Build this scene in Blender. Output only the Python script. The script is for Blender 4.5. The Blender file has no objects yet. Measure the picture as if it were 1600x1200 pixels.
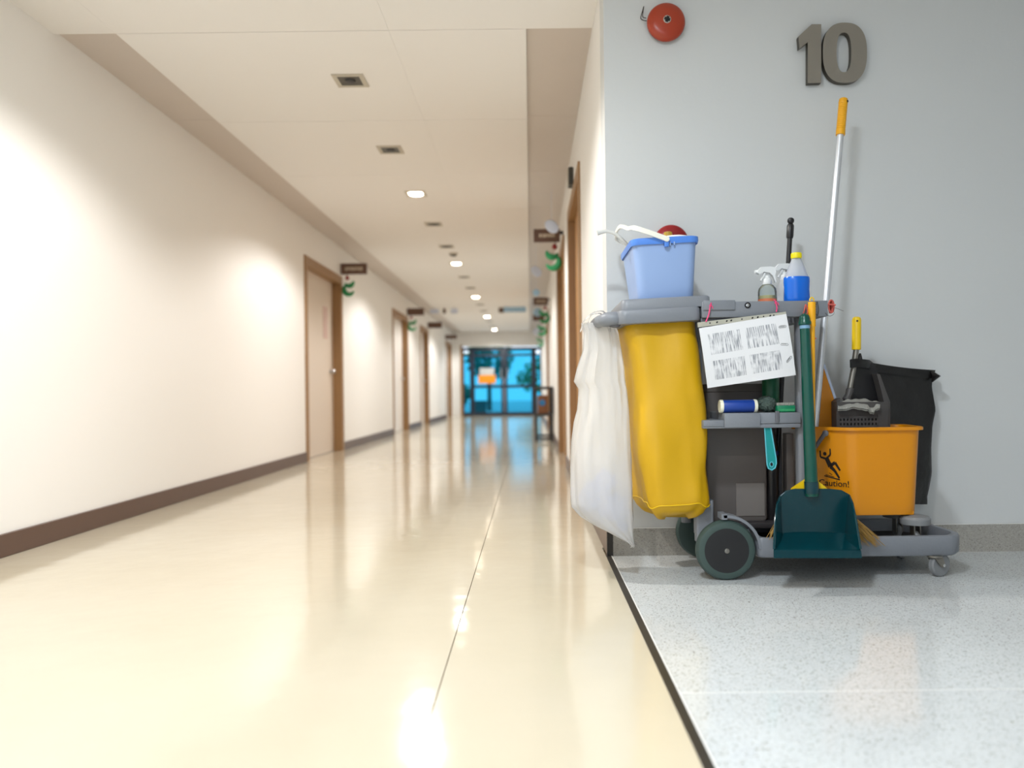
import bpy, bmesh, math, random
from mathutils import Vector, Matrix, noise

SC = bpy.context.scene
COL = SC.collection
PI = math.pi
R = math.radians

# ------------------------------------------------------------------ camera
CAM_H = 0.67
F = 1200.0           # focal length in pixels of the 1600 px wide frame
VX, VY, ROLL = 829.0, 612.0, 0.012
cd = bpy.data.cameras.new('camera')
cam = bpy.data.objects.new('camera', cd)
COL.objects.link(cam)
cd.sensor_width = 36.0
cd.lens = F / 1600 * 36.0
cd.shift_x = -(VX - 800) / 1600
cd.shift_y = (VY - 600) / 1600
cd.clip_start = 0.05
cd.clip_end = 200
cd.dof.use_dof = True
cd.dof.focus_distance = 2.72
cd.dof.aperture_fstop = 1.45
cam.matrix_world = Matrix.Translation((0, 0, CAM_H)) @ Matrix.Rotation(R(90), 4, 'X') @ Matrix.Rotation(-ROLL, 4, 'Z')
SC.camera = cam

# ------------------------------------------------------------------ light and exposure
SC.view_settings.view_transform = 'Standard'
SC.view_settings.look = 'None'
SC.view_settings.gamma = 1.0
SC.view_settings.use_curve_mapping = False
SC.view_settings.exposure = 1.0

world = bpy.data.worlds.new('sky')
SC.world = world
world.use_nodes = True
wn = world.node_tree.nodes
bg = wn['Background']
bg.inputs['Color'].default_value = (0.74, 0.86, 1.0, 1)
bg.inputs['Strength'].default_value = 0.95

LAMP_W = 68.0        # each lit ceiling downlight
LAMP_COL = (1.0, 0.975, 0.94)


def area_light(name, loc, rot, sx, sy, power, col):
    l = bpy.data.lights.new(name, 'AREA')
    l.shape = 'RECTANGLE'
    l.size, l.size_y = sx, sy
    l.energy = power
    l.color = col
    o = bpy.data.objects.new(name, l)
    o.location = loc
    o.rotation_euler = rot
    COL.objects.link(o)
    return o


# added cool fill lamp, behind and to the left of the camera
area_light('hall_fill', (-1.2, -5.2, 1.75), (R(82), 0, R(-16)), 2.6, 1.6, 6, (0.80, 0.90, 1.0))


# ------------------------------------------------------------------ helpers
def at(px, py, Y):
    """world point seen at photo pixel px, py whose real distance along the corridor is Y"""
    dx, dy = px - VX, py - VY
    a, b = dx - ROLL * dy, dy + ROLL * dx
    return Vector((a * Y / F, Y, CAM_H - b * Y / F))


def lin(c):
    c = c / 255.0
    return c / 12.92 if c <= 0.04045 else ((c + 0.055) / 1.055) ** 2.4


def rgb(*c):
    if len(c) == 1:
        c = c[0]
    return (lin(c[0]), lin(c[1]), lin(c[2]), 1.0)


MATS = {}


def mat(name, col, rough=0.5, metal=0.0, bump=None, vary=None, spec=0.5, coat=0.0, emit=None, sss=None):
    """procedural material: bump=(scale, strength), vary=(scale, amount) mixes a darker noise in"""
    m = bpy.data.materials.new(name)
    m.use_nodes = True
    nt = m.node_tree
    p = nt.nodes['Principled BSDF']
    p.inputs['Base Color'].default_value = rgb(col)
    p.inputs['Roughness'].default_value = rough
    p.inputs['Metallic'].default_value = metal
    p.inputs['Specular IOR Level'].default_value = spec
    p.inputs['Coat Weight'].default_value = coat
    tc = nt.nodes.new('ShaderNodeTexCoord')
    if vary:
        n = nt.nodes.new('ShaderNodeTexNoise')
        n.inputs['Scale'].default_value = vary[0]
        n.inputs['Detail'].default_value = 4
        mx = nt.nodes.new('ShaderNodeMix')
        mx.data_type = 'RGBA'
        mx.inputs[6].default_value = rgb(col)
        mx.inputs[7].default_value = tuple(x * (1 - vary[1]) for x in rgb(col)[:3]) + (1,)
        nt.links.new(tc.outputs['Object'], n.inputs['Vector'])
        nt.links.new(n.outputs['Fac'], mx.inputs[0])
        nt.links.new(mx.outputs[2], p.inputs['Base Color'])
    if bump:
        n2 = nt.nodes.new('ShaderNodeTexNoise')
        n2.inputs['Scale'].default_value = bump[0]
        n2.inputs['Detail'].default_value = 3
        b = nt.nodes.new('ShaderNodeBump')
        b.inputs['Strength'].default_value = bump[1]
        b.inputs['Distance'].default_value = bump[2] if len(bump) > 2 else 0.01
        nt.links.new(tc.outputs['Object'], n2.inputs['Vector'])
        nt.links.new(n2.outputs['Fac'], b.inputs['Height'])
        nt.links.new(b.outputs['Normal'], p.inputs['Normal'])
    if emit:
        p.inputs['Emission Color'].default_value = rgb(emit[0])
        p.inputs['Emission Strength'].default_value = emit[1]
    MATS[name] = m
    return m


def film(name, col, transp, transl, gloss=0.12, rough=0.2, tint=(255, 255, 255), bump=None):
    """thin translucent plastic: transparent + translucent + diffuse with a glossy skin"""
    m = bpy.data.materials.new(name)
    m.use_nodes = True
    nt = m.node_tree
    nt.nodes.clear()
    N = nt.nodes.new
    out = N('ShaderNodeOutputMaterial')
    tr = N('ShaderNodeBsdfTransparent'); tr.inputs[0].default_value = rgb(tint)
    tl = N('ShaderNodeBsdfTranslucent'); tl.inputs[0].default_value = rgb(col)
    df = N('ShaderNodeBsdfDiffuse'); df.inputs[0].default_value = rgb(col)
    gl = N('ShaderNodeBsdfGlossy'); gl.inputs['Roughness'].default_value = rough
    m1 = N('ShaderNodeMixShader'); m1.inputs[0].default_value = transl
    nt.links.new(df.outputs[0], m1.inputs[1]); nt.links.new(tl.outputs[0], m1.inputs[2])
    m2 = N('ShaderNodeMixShader'); m2.inputs[0].default_value = transp
    nt.links.new(m1.outputs[0], m2.inputs[1]); nt.links.new(tr.outputs[0], m2.inputs[2])
    lw = N('ShaderNodeLayerWeight'); lw.inputs[0].default_value = gloss
    m3 = N('ShaderNodeMixShader')
    nt.links.new(lw.outputs['Fresnel'], m3.inputs[0])
    nt.links.new(m2.outputs[0], m3.inputs[1]); nt.links.new(gl.outputs[0], m3.inputs[2])
    if bump:
        tc = N('ShaderNodeTexCoord'); n = N('ShaderNodeTexNoise'); b = N('ShaderNodeBump')
        n.inputs['Scale'].default_value = bump[0]
        b.inputs['Strength'].default_value = bump[1]; b.inputs['Distance'].default_value = 0.01
        nt.links.new(tc.outputs['Object'], n.inputs['Vector'])
        nt.links.new(n.outputs['Fac'], b.inputs['Height'])
        for s in (tl, df, gl):
            nt.links.new(b.outputs['Normal'], s.inputs['Normal'])
    nt.links.new(m3.outputs[0], out.inputs[0])
    MATS[name] = m
    return m


class MB:
    """collects shapes in world coordinates into one mesh"""

    def __init__(self):
        self.bm = bmesh.new()

    def box(self, x0, x1, y0, y1, z0, z1, bevel=0.0, seg=2, m=None):
        bm = self.bm if bevel == 0 and m is None else bmesh.new()
        vs = [bm.verts.new((x, y, z)) for x in (x0, x1) for y in (y0, y1) for z in (z0, z1)]
        for f in ((0, 1, 3, 2), (4, 6, 7, 5), (0, 4, 5, 1), (2, 3, 7, 6), (0, 2, 6, 4), (1, 5, 7, 3)):
            bm.faces.new([vs[i] for i in f])
        if bm is not self.bm:
            if bevel:
                bmesh.ops.bevel(bm, geom=bm.edges[:], offset=bevel, segments=seg, affect='EDGES', profile=0.5)
            if m is not None:
                bmesh.ops.transform(bm, matrix=m, verts=bm.verts)
            self.merge(bm)
        return self

    def merge(self, bm):
        me = bpy.data.meshes.new('tmp')
        bm.to_mesh(me)
        bm.free()
        self.bm.from_mesh(me)
        bpy.data.meshes.remove(me)

    def loft(self, rings, cap0=True, cap1=True, closed=True, wrap=False):
        bm = self.bm
        vr = [[bm.verts.new(p) for p in r] for r in rings]
        n = len(vr[0])
        k = len(vr)
        for i in range(k if wrap else k - 1):
            a, b = vr[i], vr[(i + 1) % k]
            for j in range(n if closed else n - 1):
                q = (j + 1) % n
                bm.faces.new((a[j], a[q], b[q], b[j]))
        if closed and not wrap:
            if cap0:
                bm.faces.new(vr[0][::-1])
            if cap1:
                bm.faces.new(vr[-1])
        return self

    def cyl(self, p0, p1, r0, r1=None, seg=16):
        r1 = r0 if r1 is None else r1
        return self.tube([p0, p1], [r0, r1], seg)

    def tube(self, pts, r, seg=10, closed=False):
        pts = [Vector(p) for p in pts]
        n = len(pts)
        rs = r if isinstance(r, (list, tuple)) else [r] * n
        up = None
        rings = []
        for i, p in enumerate(pts):
            if closed:
                t = pts[(i + 1) % n] - pts[i - 1]
            else:
                t = pts[min(i + 1, n - 1)] - pts[max(i - 1, 0)]
            t.normalize()
            if up is None:
                up = Vector((0, 0, 1)) if abs(t.z) < 0.9 else Vector((0, 1, 0))
            u = t.cross(up).normalized()
            v = u.cross(t).normalized()
            up = v
            rings.append([p + rs[i] * (math.cos(2 * PI * k / seg) * u + math.sin(2 * PI * k / seg) * v) for k in range(seg)])
        return self.loft(rings, wrap=closed)

    def lathe(self, prof, origin, axis=(0, 0, 1), seg=24, cap0=True, cap1=True, sx=1.0, sy=1.0):
        """prof: list of (radius, height along axis)"""
        ax = Vector(axis).normalized()
        u = ax.orthogonal().normalized()
        if abs(ax.z) > 0.9:
            u = Vector((1, 0, 0))
        v = ax.cross(u)
        o = Vector(origin)
        rings = [[o + h * ax + r * (sx * math.cos(2 * PI * k / seg) * u + sy * math.sin(2 * PI * k / seg) * v) for k in range(seg)] for r, h in prof]
        return self.loft(rings, cap0, cap1)

    def prism(self, pts, vec, m=None):
        """extrude a planar outline of 3-D points by vec"""
        vec = Vector(vec)
        pts = [Vector(p) for p in pts]
        bm = self.bm
        a = [bm.verts.new(p) for p in pts]
        b = [bm.verts.new(p + vec) for p in pts]
        bm.faces.new(a[::-1])
        bm.faces.new(b)
        n = len(a)
        for i in range(n):
            bm.faces.new((a[i], a[(i + 1) % n], b[(i + 1) % n], b[i]))
        return self

    def build(self, name, material, parent=None, loc=None, smooth=True, angle=35, recalc=True):
        bm = self.bm
        if recalc:
            bmesh.ops.recalc_face_normals(bm, faces=bm.faces)
        off = Vector((0, 0, 0))
        p = parent
        while p is not None:
            off += p.location
            p = p.parent
        l = Vector(loc) if loc is not None else None
        if parent is None and l is None and len(bm.verts):
            xs = [v.co.x for v in bm.verts]; ys = [v.co.y for v in bm.verts]; zs = [v.co.z for v in bm.verts]
            l = Vector(((min(xs) + max(xs)) / 2, (min(ys) + max(ys)) / 2, min(zs)))
        if l is None:
            l = off
        bmesh.ops.translate(bm, vec=-l, verts=bm.verts)
        me = bpy.data.meshes.new(name)
        if smooth:
            for f in bm.faces:
                f.smooth = True
            for e in bm.edges:
                if len(e.link_faces) == 2 and e.calc_face_angle(0) > R(angle):
                    e.smooth = False
        bm.to_mesh(me)
        bm.free()
        o = bpy.data.objects.new(name, me)
        COL.objects.link(o)
        if material is not None:
            me.materials.append(material if not isinstance(material, str) else MATS[material])
        if parent is not None:
            o.parent = parent
            o.location = l - off
        else:
            o.location = l
        return o


def tag(o, label, cat, group=None, kind=None):
    if label:
        o['label'] = label
    if cat:
        o['category'] = cat
    if group:
        o['group'] = group
    if kind:
        o['kind'] = kind
    return o


def thing(name, label, cat, loc, group=None):
    o = bpy.data.objects.new(name, None)
    COL.objects.link(o)
    o.location = loc
    o.empty_display_size = 0.05
    return tag(o, label, cat, group)


def struct(o, label, cat):
    return tag(o, label, cat, kind='structure')


def copy_tree(o, dloc, parent=None):
    c = o.copy()
    COL.objects.link(c)
    c.parent = parent
    if parent is None:
        c.location = o.location + Vector(dloc)
    for ch in list(o.children):
        copy_tree(ch, dloc, c)
    return c


def rrect(cx, cy, w, d, r, z, k=5):
    """rounded rectangle ring at height z"""
    pts = []
    for sx, sy, a0 in ((1, 1, 0), (-1, 1, 90), (-1, -1, 180), (1, -1, 270)):
        for i in range(k + 1):
            a = R(a0 + 90 * i / k)
            pts.append(Vector((cx + sx * (w / 2 - r) + r * math.cos(a), cy + sy * (d / 2 - r) + r * math.sin(a), z)))
    return pts


def round_poly(poly, r, z, k=4):
    """outline with quadratically rounded corners; poly = [(x, y) or (x, y, r)]"""
    pts = []
    n = len(poly)
    for i in range(n):
        p = Vector(poly[i][:2]); a = Vector(poly[i - 1][:2]); b = Vector(poly[(i + 1) % n][:2])
        rr = poly[i][2] if len(poly[i]) > 2 else r
        p0 = p + (a - p).normalized() * rr
        p1 = p + (b - p).normalized() * rr
        for j in range(k + 1):
            t = j / k
            q = (1 - t) ** 2 * p0 + 2 * t * (1 - t) * p + t * t * p1
            pts.append(Vector((q.x, q.y, z)))
    return pts


def spline(pts, n=8):
    """Catmull-Rom through pts"""
    P = [Vector(p) for p in pts]
    P = [2 * P[0] - P[1]] + P + [2 * P[-1] - P[-2]]
    out = []
    for i in range(1, len(P) - 2):
        for j in range(n):
            t = j / n
            a, b, c, d = P[i - 1], P[i], P[i + 1], P[i + 2]
            out.append(0.5 * ((2 * b) + (c - a) * t + (2 * a - 5 * b + 4 * c - d) * t * t + (3 * b - a - 3 * c + d) * t ** 3))
    out.append(P[-2])
    return out


def lerp_tab(tab, t):
    for (t0, *a), (t1, *b) in zip(tab, tab[1:]):
        if t <= t1:
            u = (t - t0) / (t1 - t0) if t1 > t0 else 0
            u = max(0.0, u)
            return [x + (y - x) * u for x, y in zip(a, b)]
    return list(tab[-1][1:])


def ordinal(i):
    return ['first', 'second', 'third', 'fourth', 'fifth', 'sixth', 'seventh', 'eighth', 'ninth', 'tenth', 'eleventh', 'twelfth'][i]


# ------------------------------------------------------------------ materials
mat('wall_paint', (243, 241, 238), 0.55, bump=(18, 0.05), spec=0.3)
mat('hall_paint', (214, 216, 216), 0.6, bump=(30, 0.08), vary=(1.2, 0.05), spec=0.3)
mat('ceiling_paint', (238, 235, 232), 0.7, vary=(0.8, 0.04), spec=0.2)
mat('ceiling_joint', (150, 138, 122), 0.8)
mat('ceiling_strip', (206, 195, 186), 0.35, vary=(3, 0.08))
mat('brown_base', (92, 70, 60), 0.35)
mat('frame_wood', (160, 122, 80), 0.4, vary=(9, 0.18))
mat('leaf_pale', (224, 210, 196), 0.4)
mat('leaf_white', (236, 232, 228), 0.4)
mat('leaf_tan', (190, 142, 88), 0.4, vary=(6, 0.12))
mat('steel', (190, 190, 192), 0.3, 1.0)
mat('dark_metal', (60, 60, 62), 0.4, 0.7)
mat('seam', (110, 92, 66), 0.5)
mat('strip_dark', (46, 42, 36), 0.45, vary=(12, 0.25))
mat('strip_light', (225, 225, 222), 0.35)
mat('navy_frame', (22, 30, 48), 0.4)
mat('sign_brown', (98, 70, 56), 0.4)
mat('sign_text', (206, 190, 168), 0.5)
mat('decor_green', (46, 150, 96), 0.6, bump=(60, 0.4))
mat('decor_red', (150, 32, 40), 0.5)
mat('paper_blue', (160, 196, 222), 0.6)
mat('paper_pale', (206, 214, 234), 0.6)
mat('notice_pink', (206, 176, 166), 0.6)
mat('notice_red', (214, 120, 100), 0.6)
mat('poster_orange', (246, 150, 22), 0.5)
mat('poster_grey', (190, 192, 190), 0.5)
mat('table_black', (42, 36, 32), 0.4)
mat('table_wood', (150, 92, 44), 0.45, vary=(14, 0.25))
mat('spot_blue', (50, 130, 190), 0.5)
mat('fitting_frame', (188, 180, 164), 0.45)
mat('fitting_dark', (54, 50, 42), 0.35)
mat('lamp_glow', (255, 250, 240), 0.4, emit=((255, 240, 215), 14.0))
mat('cool_glow', (240, 248, 255), 0.4, emit=((225, 240, 255), 8.0))
mat('bell_red', (168, 58, 30), 0.28, spec=0.5)
mat('bell_dark', (138, 22, 26), 0.3)
mat('bell_cap', (205, 200, 190), 0.35, vary=(80, 0.5))
mat('bell_black', (20, 18, 18), 0.5)
mat('wire', (50, 42, 38), 0.5)
mat('digit_metal', (158, 152, 142), 0.4, 0.75, vary=(5, 0.1))
mat('digit_edge', (92, 86, 76), 0.4, 0.8)

mat('cart_grey', (126, 130, 137), 0.42, bump=(140, 0.06), vary=(4, 0.08))
mat('cart_grey_dark', (96, 98, 104), 0.45, bump=(140, 0.06))
mat('deck_dark', (52, 48, 50), 0.6, vary=(9, 0.3))
mat('tyre', (60, 78, 74), 0.55, vary=(20, 0.12))
mat('hub_black', (26, 26, 28), 0.45)
mat('chrome', (205, 205, 205), 0.22, 1.0)
mat('galv', (150, 146, 138), 0.38, 0.9, vary=(30, 0.2))
mat('caster_grey', (128, 130, 132), 0.5)
mat('yellow_vinyl', (208, 162, 2), 0.46, bump=(260, 0.12, 0.002), vary=(3, 0.06))
mat('yellow', (240, 200, 10), 0.42)
mat('yellow_amber', (238, 170, 14), 0.42)
mat('mop_orange', (220, 140, 3), 0.34, vary=(4, 0.05))
mat('orange_board', (206, 130, 8), 0.4)
mat('edge_blue', (186, 198, 222), 0.4)
mat('wringer', (72, 69, 68), 0.5, vary=(8, 0.15))
mat('wringer_hole', (10, 10, 10), 0.8)
mat('black_plastic', (24, 22, 24), 0.35)
mat('black_film', (16, 14, 14), 0.33, bump=(26, 0.35), spec=0.45)
mat('cloth_grey', (158, 156, 148), 0.85, bump=(200, 0.4))
mat('cloth_white', (232, 232, 228), 0.85, bump=(120, 0.3))
mat('alu', (214, 216, 220), 0.38, 0.55)
mat('pan_green', (2, 54, 62), 0.2, vary=(5, 0.12), spec=0.5)
mat('pan_dark', (2, 74, 62), 0.28)
mat('ring_blue', (120, 160, 190), 0.4)
mat('teal', (20, 142, 142), 0.35)
mat('teal_edge', (96, 190, 206), 0.35)
mat('bristle', (176, 138, 72), 0.8, vary=(60, 0.3))
mat('bucket_blue', (146, 172, 216), 0.35, spec=0.5)
mat('rim_blue', (84, 138, 226), 0.32)
mat('cream', (238, 236, 214), 0.4)
mat('white_plastic', (232, 234, 234), 0.35)
mat('olive', (176, 140, 40), 0.45)
mat('blue_liquid', (10, 104, 214), 0.25, spec=0.5)
mat('cap_yellow', (238, 222, 16), 0.4)
mat('label_orange', (214, 120, 80), 0.5)
mat('label_gold', (198, 182, 110), 0.5)
mat('roll_blue', (22, 62, 150), 0.4)
mat('scourer', (92, 112, 104), 0.8, vary=(160, 0.7), bump=(160, 1.0))
mat('brush_green', (16, 122, 84), 0.45)
mat('bin_grey', (106, 100, 97), 0.5, vary=(3, 0.1))
mat('bin_label', (124, 118, 114), 0.5)
mat('bag_brown', (98, 96, 92), 0.6, bump=(20, 0.4))
mat('bottle_green', (14, 92, 62), 0.4)
mat('blue_label', (38, 46, 92), 0.5)
mat('pink_cord', (226, 72, 122), 0.6)
mat('red_cord', (196, 92, 82), 0.6)
mat('bail_white', (240, 238, 224), 0.4)
mat('spoon_grey', (214, 214, 210), 0.4)
mat('ink', (28, 16, 8), 0.6)
mat('clip_steel', (120, 122, 126), 0.3, 0.9)
mat('rubbish', (196, 204, 234), 0.5, bump=(40, 0.5))
mat('asphalt', (206, 210, 212), 0.9, vary=(3, 0.2))
mat('shrub', (30, 110, 70), 0.7)
mat('shrub_b', (60, 130, 60), 0.7)
mat('bark', (90, 74, 58), 0.8)
mat('planter', (168, 148, 132), 0.7)
film('carrier_film', (250, 250, 249), 0.26, 0.55, gloss=0.16, rough=0.22, bump=(12, 0.35))
film('clear_plastic', (226, 232, 232), 0.8, 0.4, gloss=0.2, rough=0.08, tint=(240, 246, 246))
film('milky_plastic', (240, 243, 246), 0.22, 0.5, gloss=0.2, rough=0.15)
film('strip_plastic', (222, 220, 206), 0.12, 0.4, gloss=0.2, rough=0.15)
film('blue_glass', (20, 100, 150), 0.92, 0.3, gloss=0.12, rough=0.03, tint=(134, 216, 234))


def node_mat(name, base, rough):
    m = bpy.data.materials.new(name)
    m.use_nodes = True
    p = m.node_tree.nodes['Principled BSDF']
    p.inputs['Base Color'].default_value = rgb(base)
    p.inputs['Roughness'].default_value = rough
    MATS[name] = m
    return m, m.node_tree, p


# polished beige vinyl with slow waves in the wax
m, nt, p = node_mat('vinyl', (226, 206, 166), 0.1)
tc = nt.nodes.new('ShaderNodeTexCoord')
n1 = nt.nodes.new('ShaderNodeTexNoise'); n1.inputs['Scale'].default_value = 1.3; n1.inputs['Detail'].default_value = 3
cr = nt.nodes.new('ShaderNodeMix'); cr.data_type = 'RGBA'
cr.inputs[6].default_value = rgb(208, 200, 182); cr.inputs[7].default_value = rgb(195, 184, 160)
nt.links.new(tc.outputs['Object'], n1.inputs['Vector']); nt.links.new(n1.outputs['Fac'], cr.inputs[0])
nt.links.new(cr.outputs[2], p.inputs['Base Color'])
n2 = nt.nodes.new('ShaderNodeTexNoise'); n2.inputs['Scale'].default_value = 7; n2.inputs['Detail'].default_value = 2
b = nt.nodes.new('ShaderNodeBump'); b.inputs['Strength'].default_value = 0.16; b.inputs['Distance'].default_value = 0.008
nt.links.new(tc.outputs['Object'], n2.inputs['Vector']); nt.links.new(n2.outputs['Fac'], b.inputs['Height'])
nt.links.new(b.outputs['Normal'], p.inputs['Normal'])
p.inputs['Specular IOR Level'].default_value = 0.8


def terrazzo(name, base, chip_dark, chip_light, rough, scale=150, spec=0.5):
    m, nt, p = node_mat(name, base, rough)
    p.inputs['Specular IOR Level'].default_value = spec
    tc = nt.nodes.new('ShaderNodeTexCoord')
    v = nt.nodes.new('ShaderNodeTexVoronoi'); v.inputs['Scale'].default_value = scale
    nt.links.new(tc.outputs['Object'], v.inputs['Vector'])
    sep = nt.nodes.new('ShaderNodeSeparateColor')
    nt.links.new(v.outputs['Color'], sep.inputs[0])
    ramp = nt.nodes.new('ShaderNodeValToRGB')
    ramp.color_ramp.interpolation = 'CONSTANT'
    e = ramp.color_ramp.elements
    e[0].position = 0.0; e[0].color = rgb(chip_dark)
    e[1].position = 0.05; e[1].color = tuple(0.86 * c for c in rgb(base)[:3]) + (1,)
    for pos, c in ((0.22, rgb(base)), (0.72, tuple(min(1, 1.06 * x) for x in rgb(base)[:3]) + (1,)), (0.9, rgb(chip_light))):
        q = e.new(pos); q.color = c
    nt.links.new(sep.outputs[0], ramp.inputs[0])
    n = nt.nodes.new('ShaderNodeTexNoise'); n.inputs['Scale'].default_value = 2.0; n.inputs['Detail'].default_value = 4
    nt.links.new(tc.outputs['Object'], n.inputs['Vector'])
    mx = nt.nodes.new('ShaderNodeMix'); mx.data_type = 'RGBA'; mx.blend_type = 'MULTIPLY'; mx.inputs[0].default_value = 0.25
    nt.links.new(ramp.outputs[0], mx.inputs[6]); nt.links.new(n.outputs['Fac'], mx.inputs[7])
    nt.links.new(mx.outputs[2], p.inputs['Base Color'])
    return m


terrazzo('terrazzo', (212, 216, 217), (152, 148, 140), (222, 224, 223), 0.09, 330)
terrazzo('terrazzo_base', (174, 170, 162), (142, 138, 130), (188, 184, 176), 0.3, 300)


def print_mat():
    """white sheet whose four blocks of print read as grey scribble"""
    m, nt, p = node_mat('printed_sheet', (226, 226, 228), 0.6)
    tc = nt.nodes.new('ShaderNodeTexCoord')
    N = nt.nodes.new
    mp = N('ShaderNodeMapping'); mp.inputs['Scale'].default_value = (330, 1, 17)
    nt.links.new(tc.outputs['Object'], mp.inputs['Vector'])
    n = N('ShaderNodeTexNoise'); n.inputs['Scale'].default_value = 1.0; n.inputs['Detail'].default_value = 1
    nt.links.new(mp.outputs[0], n.inputs['Vector'])
    r = N('ShaderNodeValToRGB'); r.color_ramp.elements[0].position = 0.44; r.color_ramp.elements[1].position = 0.56
    nt.links.new(n.outputs['Fac'], r.inputs[0])
    sx = N('ShaderNodeSeparateXYZ'); nt.links.new(tc.outputs['Object'], sx.inputs[0])

    def band(sock, lo, hi):
        a = N('ShaderNodeMath'); a.operation = 'GREATER_THAN'; a.inputs[1].default_value = lo
        c = N('ShaderNodeMath'); c.operation = 'LESS_THAN'; c.inputs[1].default_value = hi
        d = N('ShaderNodeMath'); d.operation = 'MULTIPLY'
        nt.links.new(sock, a.inputs[0]); nt.links.new(sock, c.inputs[0])
        nt.links.new(a.outputs[0], d.inputs[0]); nt.links.new(c.outputs[0], d.inputs[1])
        return d.outputs[0]

    def op(kind, a, c):
        d = N('ShaderNodeMath'); d.operation = kind
        nt.links.new(a, d.inputs[0]); nt.links.new(c, d.inputs[1])
        return d.outputs[0]
    X, Z = sx.outputs['X'], sx.outputs['Z']
    cols1 = op('ADD', band(X, -0.126, -0.014), band(X, 0.004, 0.112))
    rows = op('ADD', band(Z, 0.008, 0.080), band(Z, -0.080, -0.014))
    msk = op('MULTIPLY', cols1, rows)
    n3 = N('ShaderNodeTexNoise'); n3.inputs['Scale'].default_value = 38
    nt.links.new(tc.outputs['Object'], n3.inputs['Vector'])
    r3 = N('ShaderNodeValToRGB'); r3.color_ramp.elements[0].position = 0.30; r3.color_ramp.elements[1].position = 0.52
    nt.links.new(n3.outputs['Fac'], r3.inputs[0])
    msk = op('MULTIPLY', msk, op('MULTIPLY', r.outputs[0], r3.outputs[0]))
    mx = N('ShaderNodeMix'); mx.data_type = 'RGBA'
    mx.inputs[6].default_value = rgb(228, 228, 230); mx.inputs[7].default_value = rgb(150, 152, 158)
    nt.links.new(msk, mx.inputs[0]); nt.links.new(mx.outputs[2], p.inputs['Base Color'])
    return m


print_mat()

# ================================================================== THE SETTING
XL, XR, YE, YW, ZC = -2.23, 0.3146, 22.0, 3.122, 2.385
Z_DOOR = 2.0
YB = -3.6            # how far the hall goes on behind the camera

# ---- floors
fl = struct(MB().box(XL - 0.2, XR, YB, YE + 0.2, -0.12, -0.012).build('floor', 'seam', smooth=False), 'polished beige vinyl corridor floor with one long seam', 'floor')
MB().box(XL - 0.2, -0.2165, YB, YE + 0.2, -0.012, 0).build('floor_sheet', 'vinyl', fl, smooth=False)
MB().box(-0.214, 0.2975, YB, YE + 0.2, -0.012, 0).build('floor_sheet', 'vinyl', fl, smooth=False)
MB().box(0.2975, 0.62, YW + 0.16, YE + 0.2, -0.012, 0).build('floor_sheet', 'vinyl', fl, smooth=False)
struct(MB().box(0.2975, 0.3185, YB, YW + 0.0, -0.012, 0.0015).build('trim_1', 'strip_dark', smooth=False), 'dark brown divider strip between beige vinyl and grey terrazzo', 'floor trim')
struct(MB().box(0.3185, 0.3225, YB, YW - 0.001, -0.012, 0.0018).build('trim_2', 'strip_light', smooth=False), 'thin pale metal edge beside the dark divider strip', 'floor trim')
ft = struct(MB().box(XR, 3.4, YB, YW + 0.2, -0.12, -0.012).build('floor', 'strip_light', smooth=False), 'glossy speckled grey terrazzo floor under the cart', 'floor')
for y0, y1 in ((1.7, YW + 0.2), (0.2, 1.696), (-1.3, 0.196), (YB, -1.304)):
    MB().box(0.3225, 3.4, y0, y1, -0.012, 0).build('floor_slab', 'terrazzo', ft, smooth=False)
    MB().box(0.3225, 3.4, y1, y1 + 0.004, -0.012, -0.0002).build('floor_joint', 'strip_light', ft, smooth=False)

# ---- walls
def wall_along_y(name, x0, x1, y0, y1, doors, material, label, z1=2.5):
    b = MB()
    y = y0
    for d0, d1 in doors:
        b.box(x0, x1, y, d0, 0, z1)
        b.box(x0, x1, d0, d1, Z_DOOR, z1)
        y = d1
    b.box(x0, x1, y, y1, 0, z1)
    return struct(b.build(name, material, smooth=False), label, 'wall')


LD = [(7.66, 9.06), (12.5, 13.95), (15.62, 16.75), (20.3, 21.6)]
RD = [(4.68, 5.92), (6.85, 8.4), (12.9, 13.9)]
wall_along_y('wall_left', XL - 0.2, XL, YB, YE + 0.2, LD, 'wall_paint', 'long white corridor wall with brown door openings on the left')
wall_along_y('wall_right', XR, XR + 0.2, YW + 0.16, YE + 0.2, RD, 'wall_paint', 'bright white corridor wall running away beyond the corner')
struct(MB().box(XR, 3.6, YW, YW + 0.16, 0, 2.5).build('wall_front', 'hall_paint', smooth=False), 'pale grey wall behind the cart carrying the number ten', 'wall')
struct(MB().box(XL, 3.4, YB - 0.15, YB, 0, 0.9).box(XL, 3.4, YB - 0.15, YB, 2.2, 2.5).box(XL, -1.9, YB - 0.15, YB, 0.9, 2.2).box(1.3, 3.4, YB - 0.15, YB, 0.9, 2.2).build('wall_back_added', 'hall_paint', smooth=False),
       'added unseen wall behind the camera with one wide opening for sky light', 'wall')  # added out of view so sky light enters only through its opening
struct(MB().box(3.4, 3.6, YB, YW, 0, 2.5).build('wall_side_added', 'hall_paint', smooth=False), 'added pale grey side wall beyond the frame, darkening the right', 'wall')  # added beyond the frame to darken the right of the front wall

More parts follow.
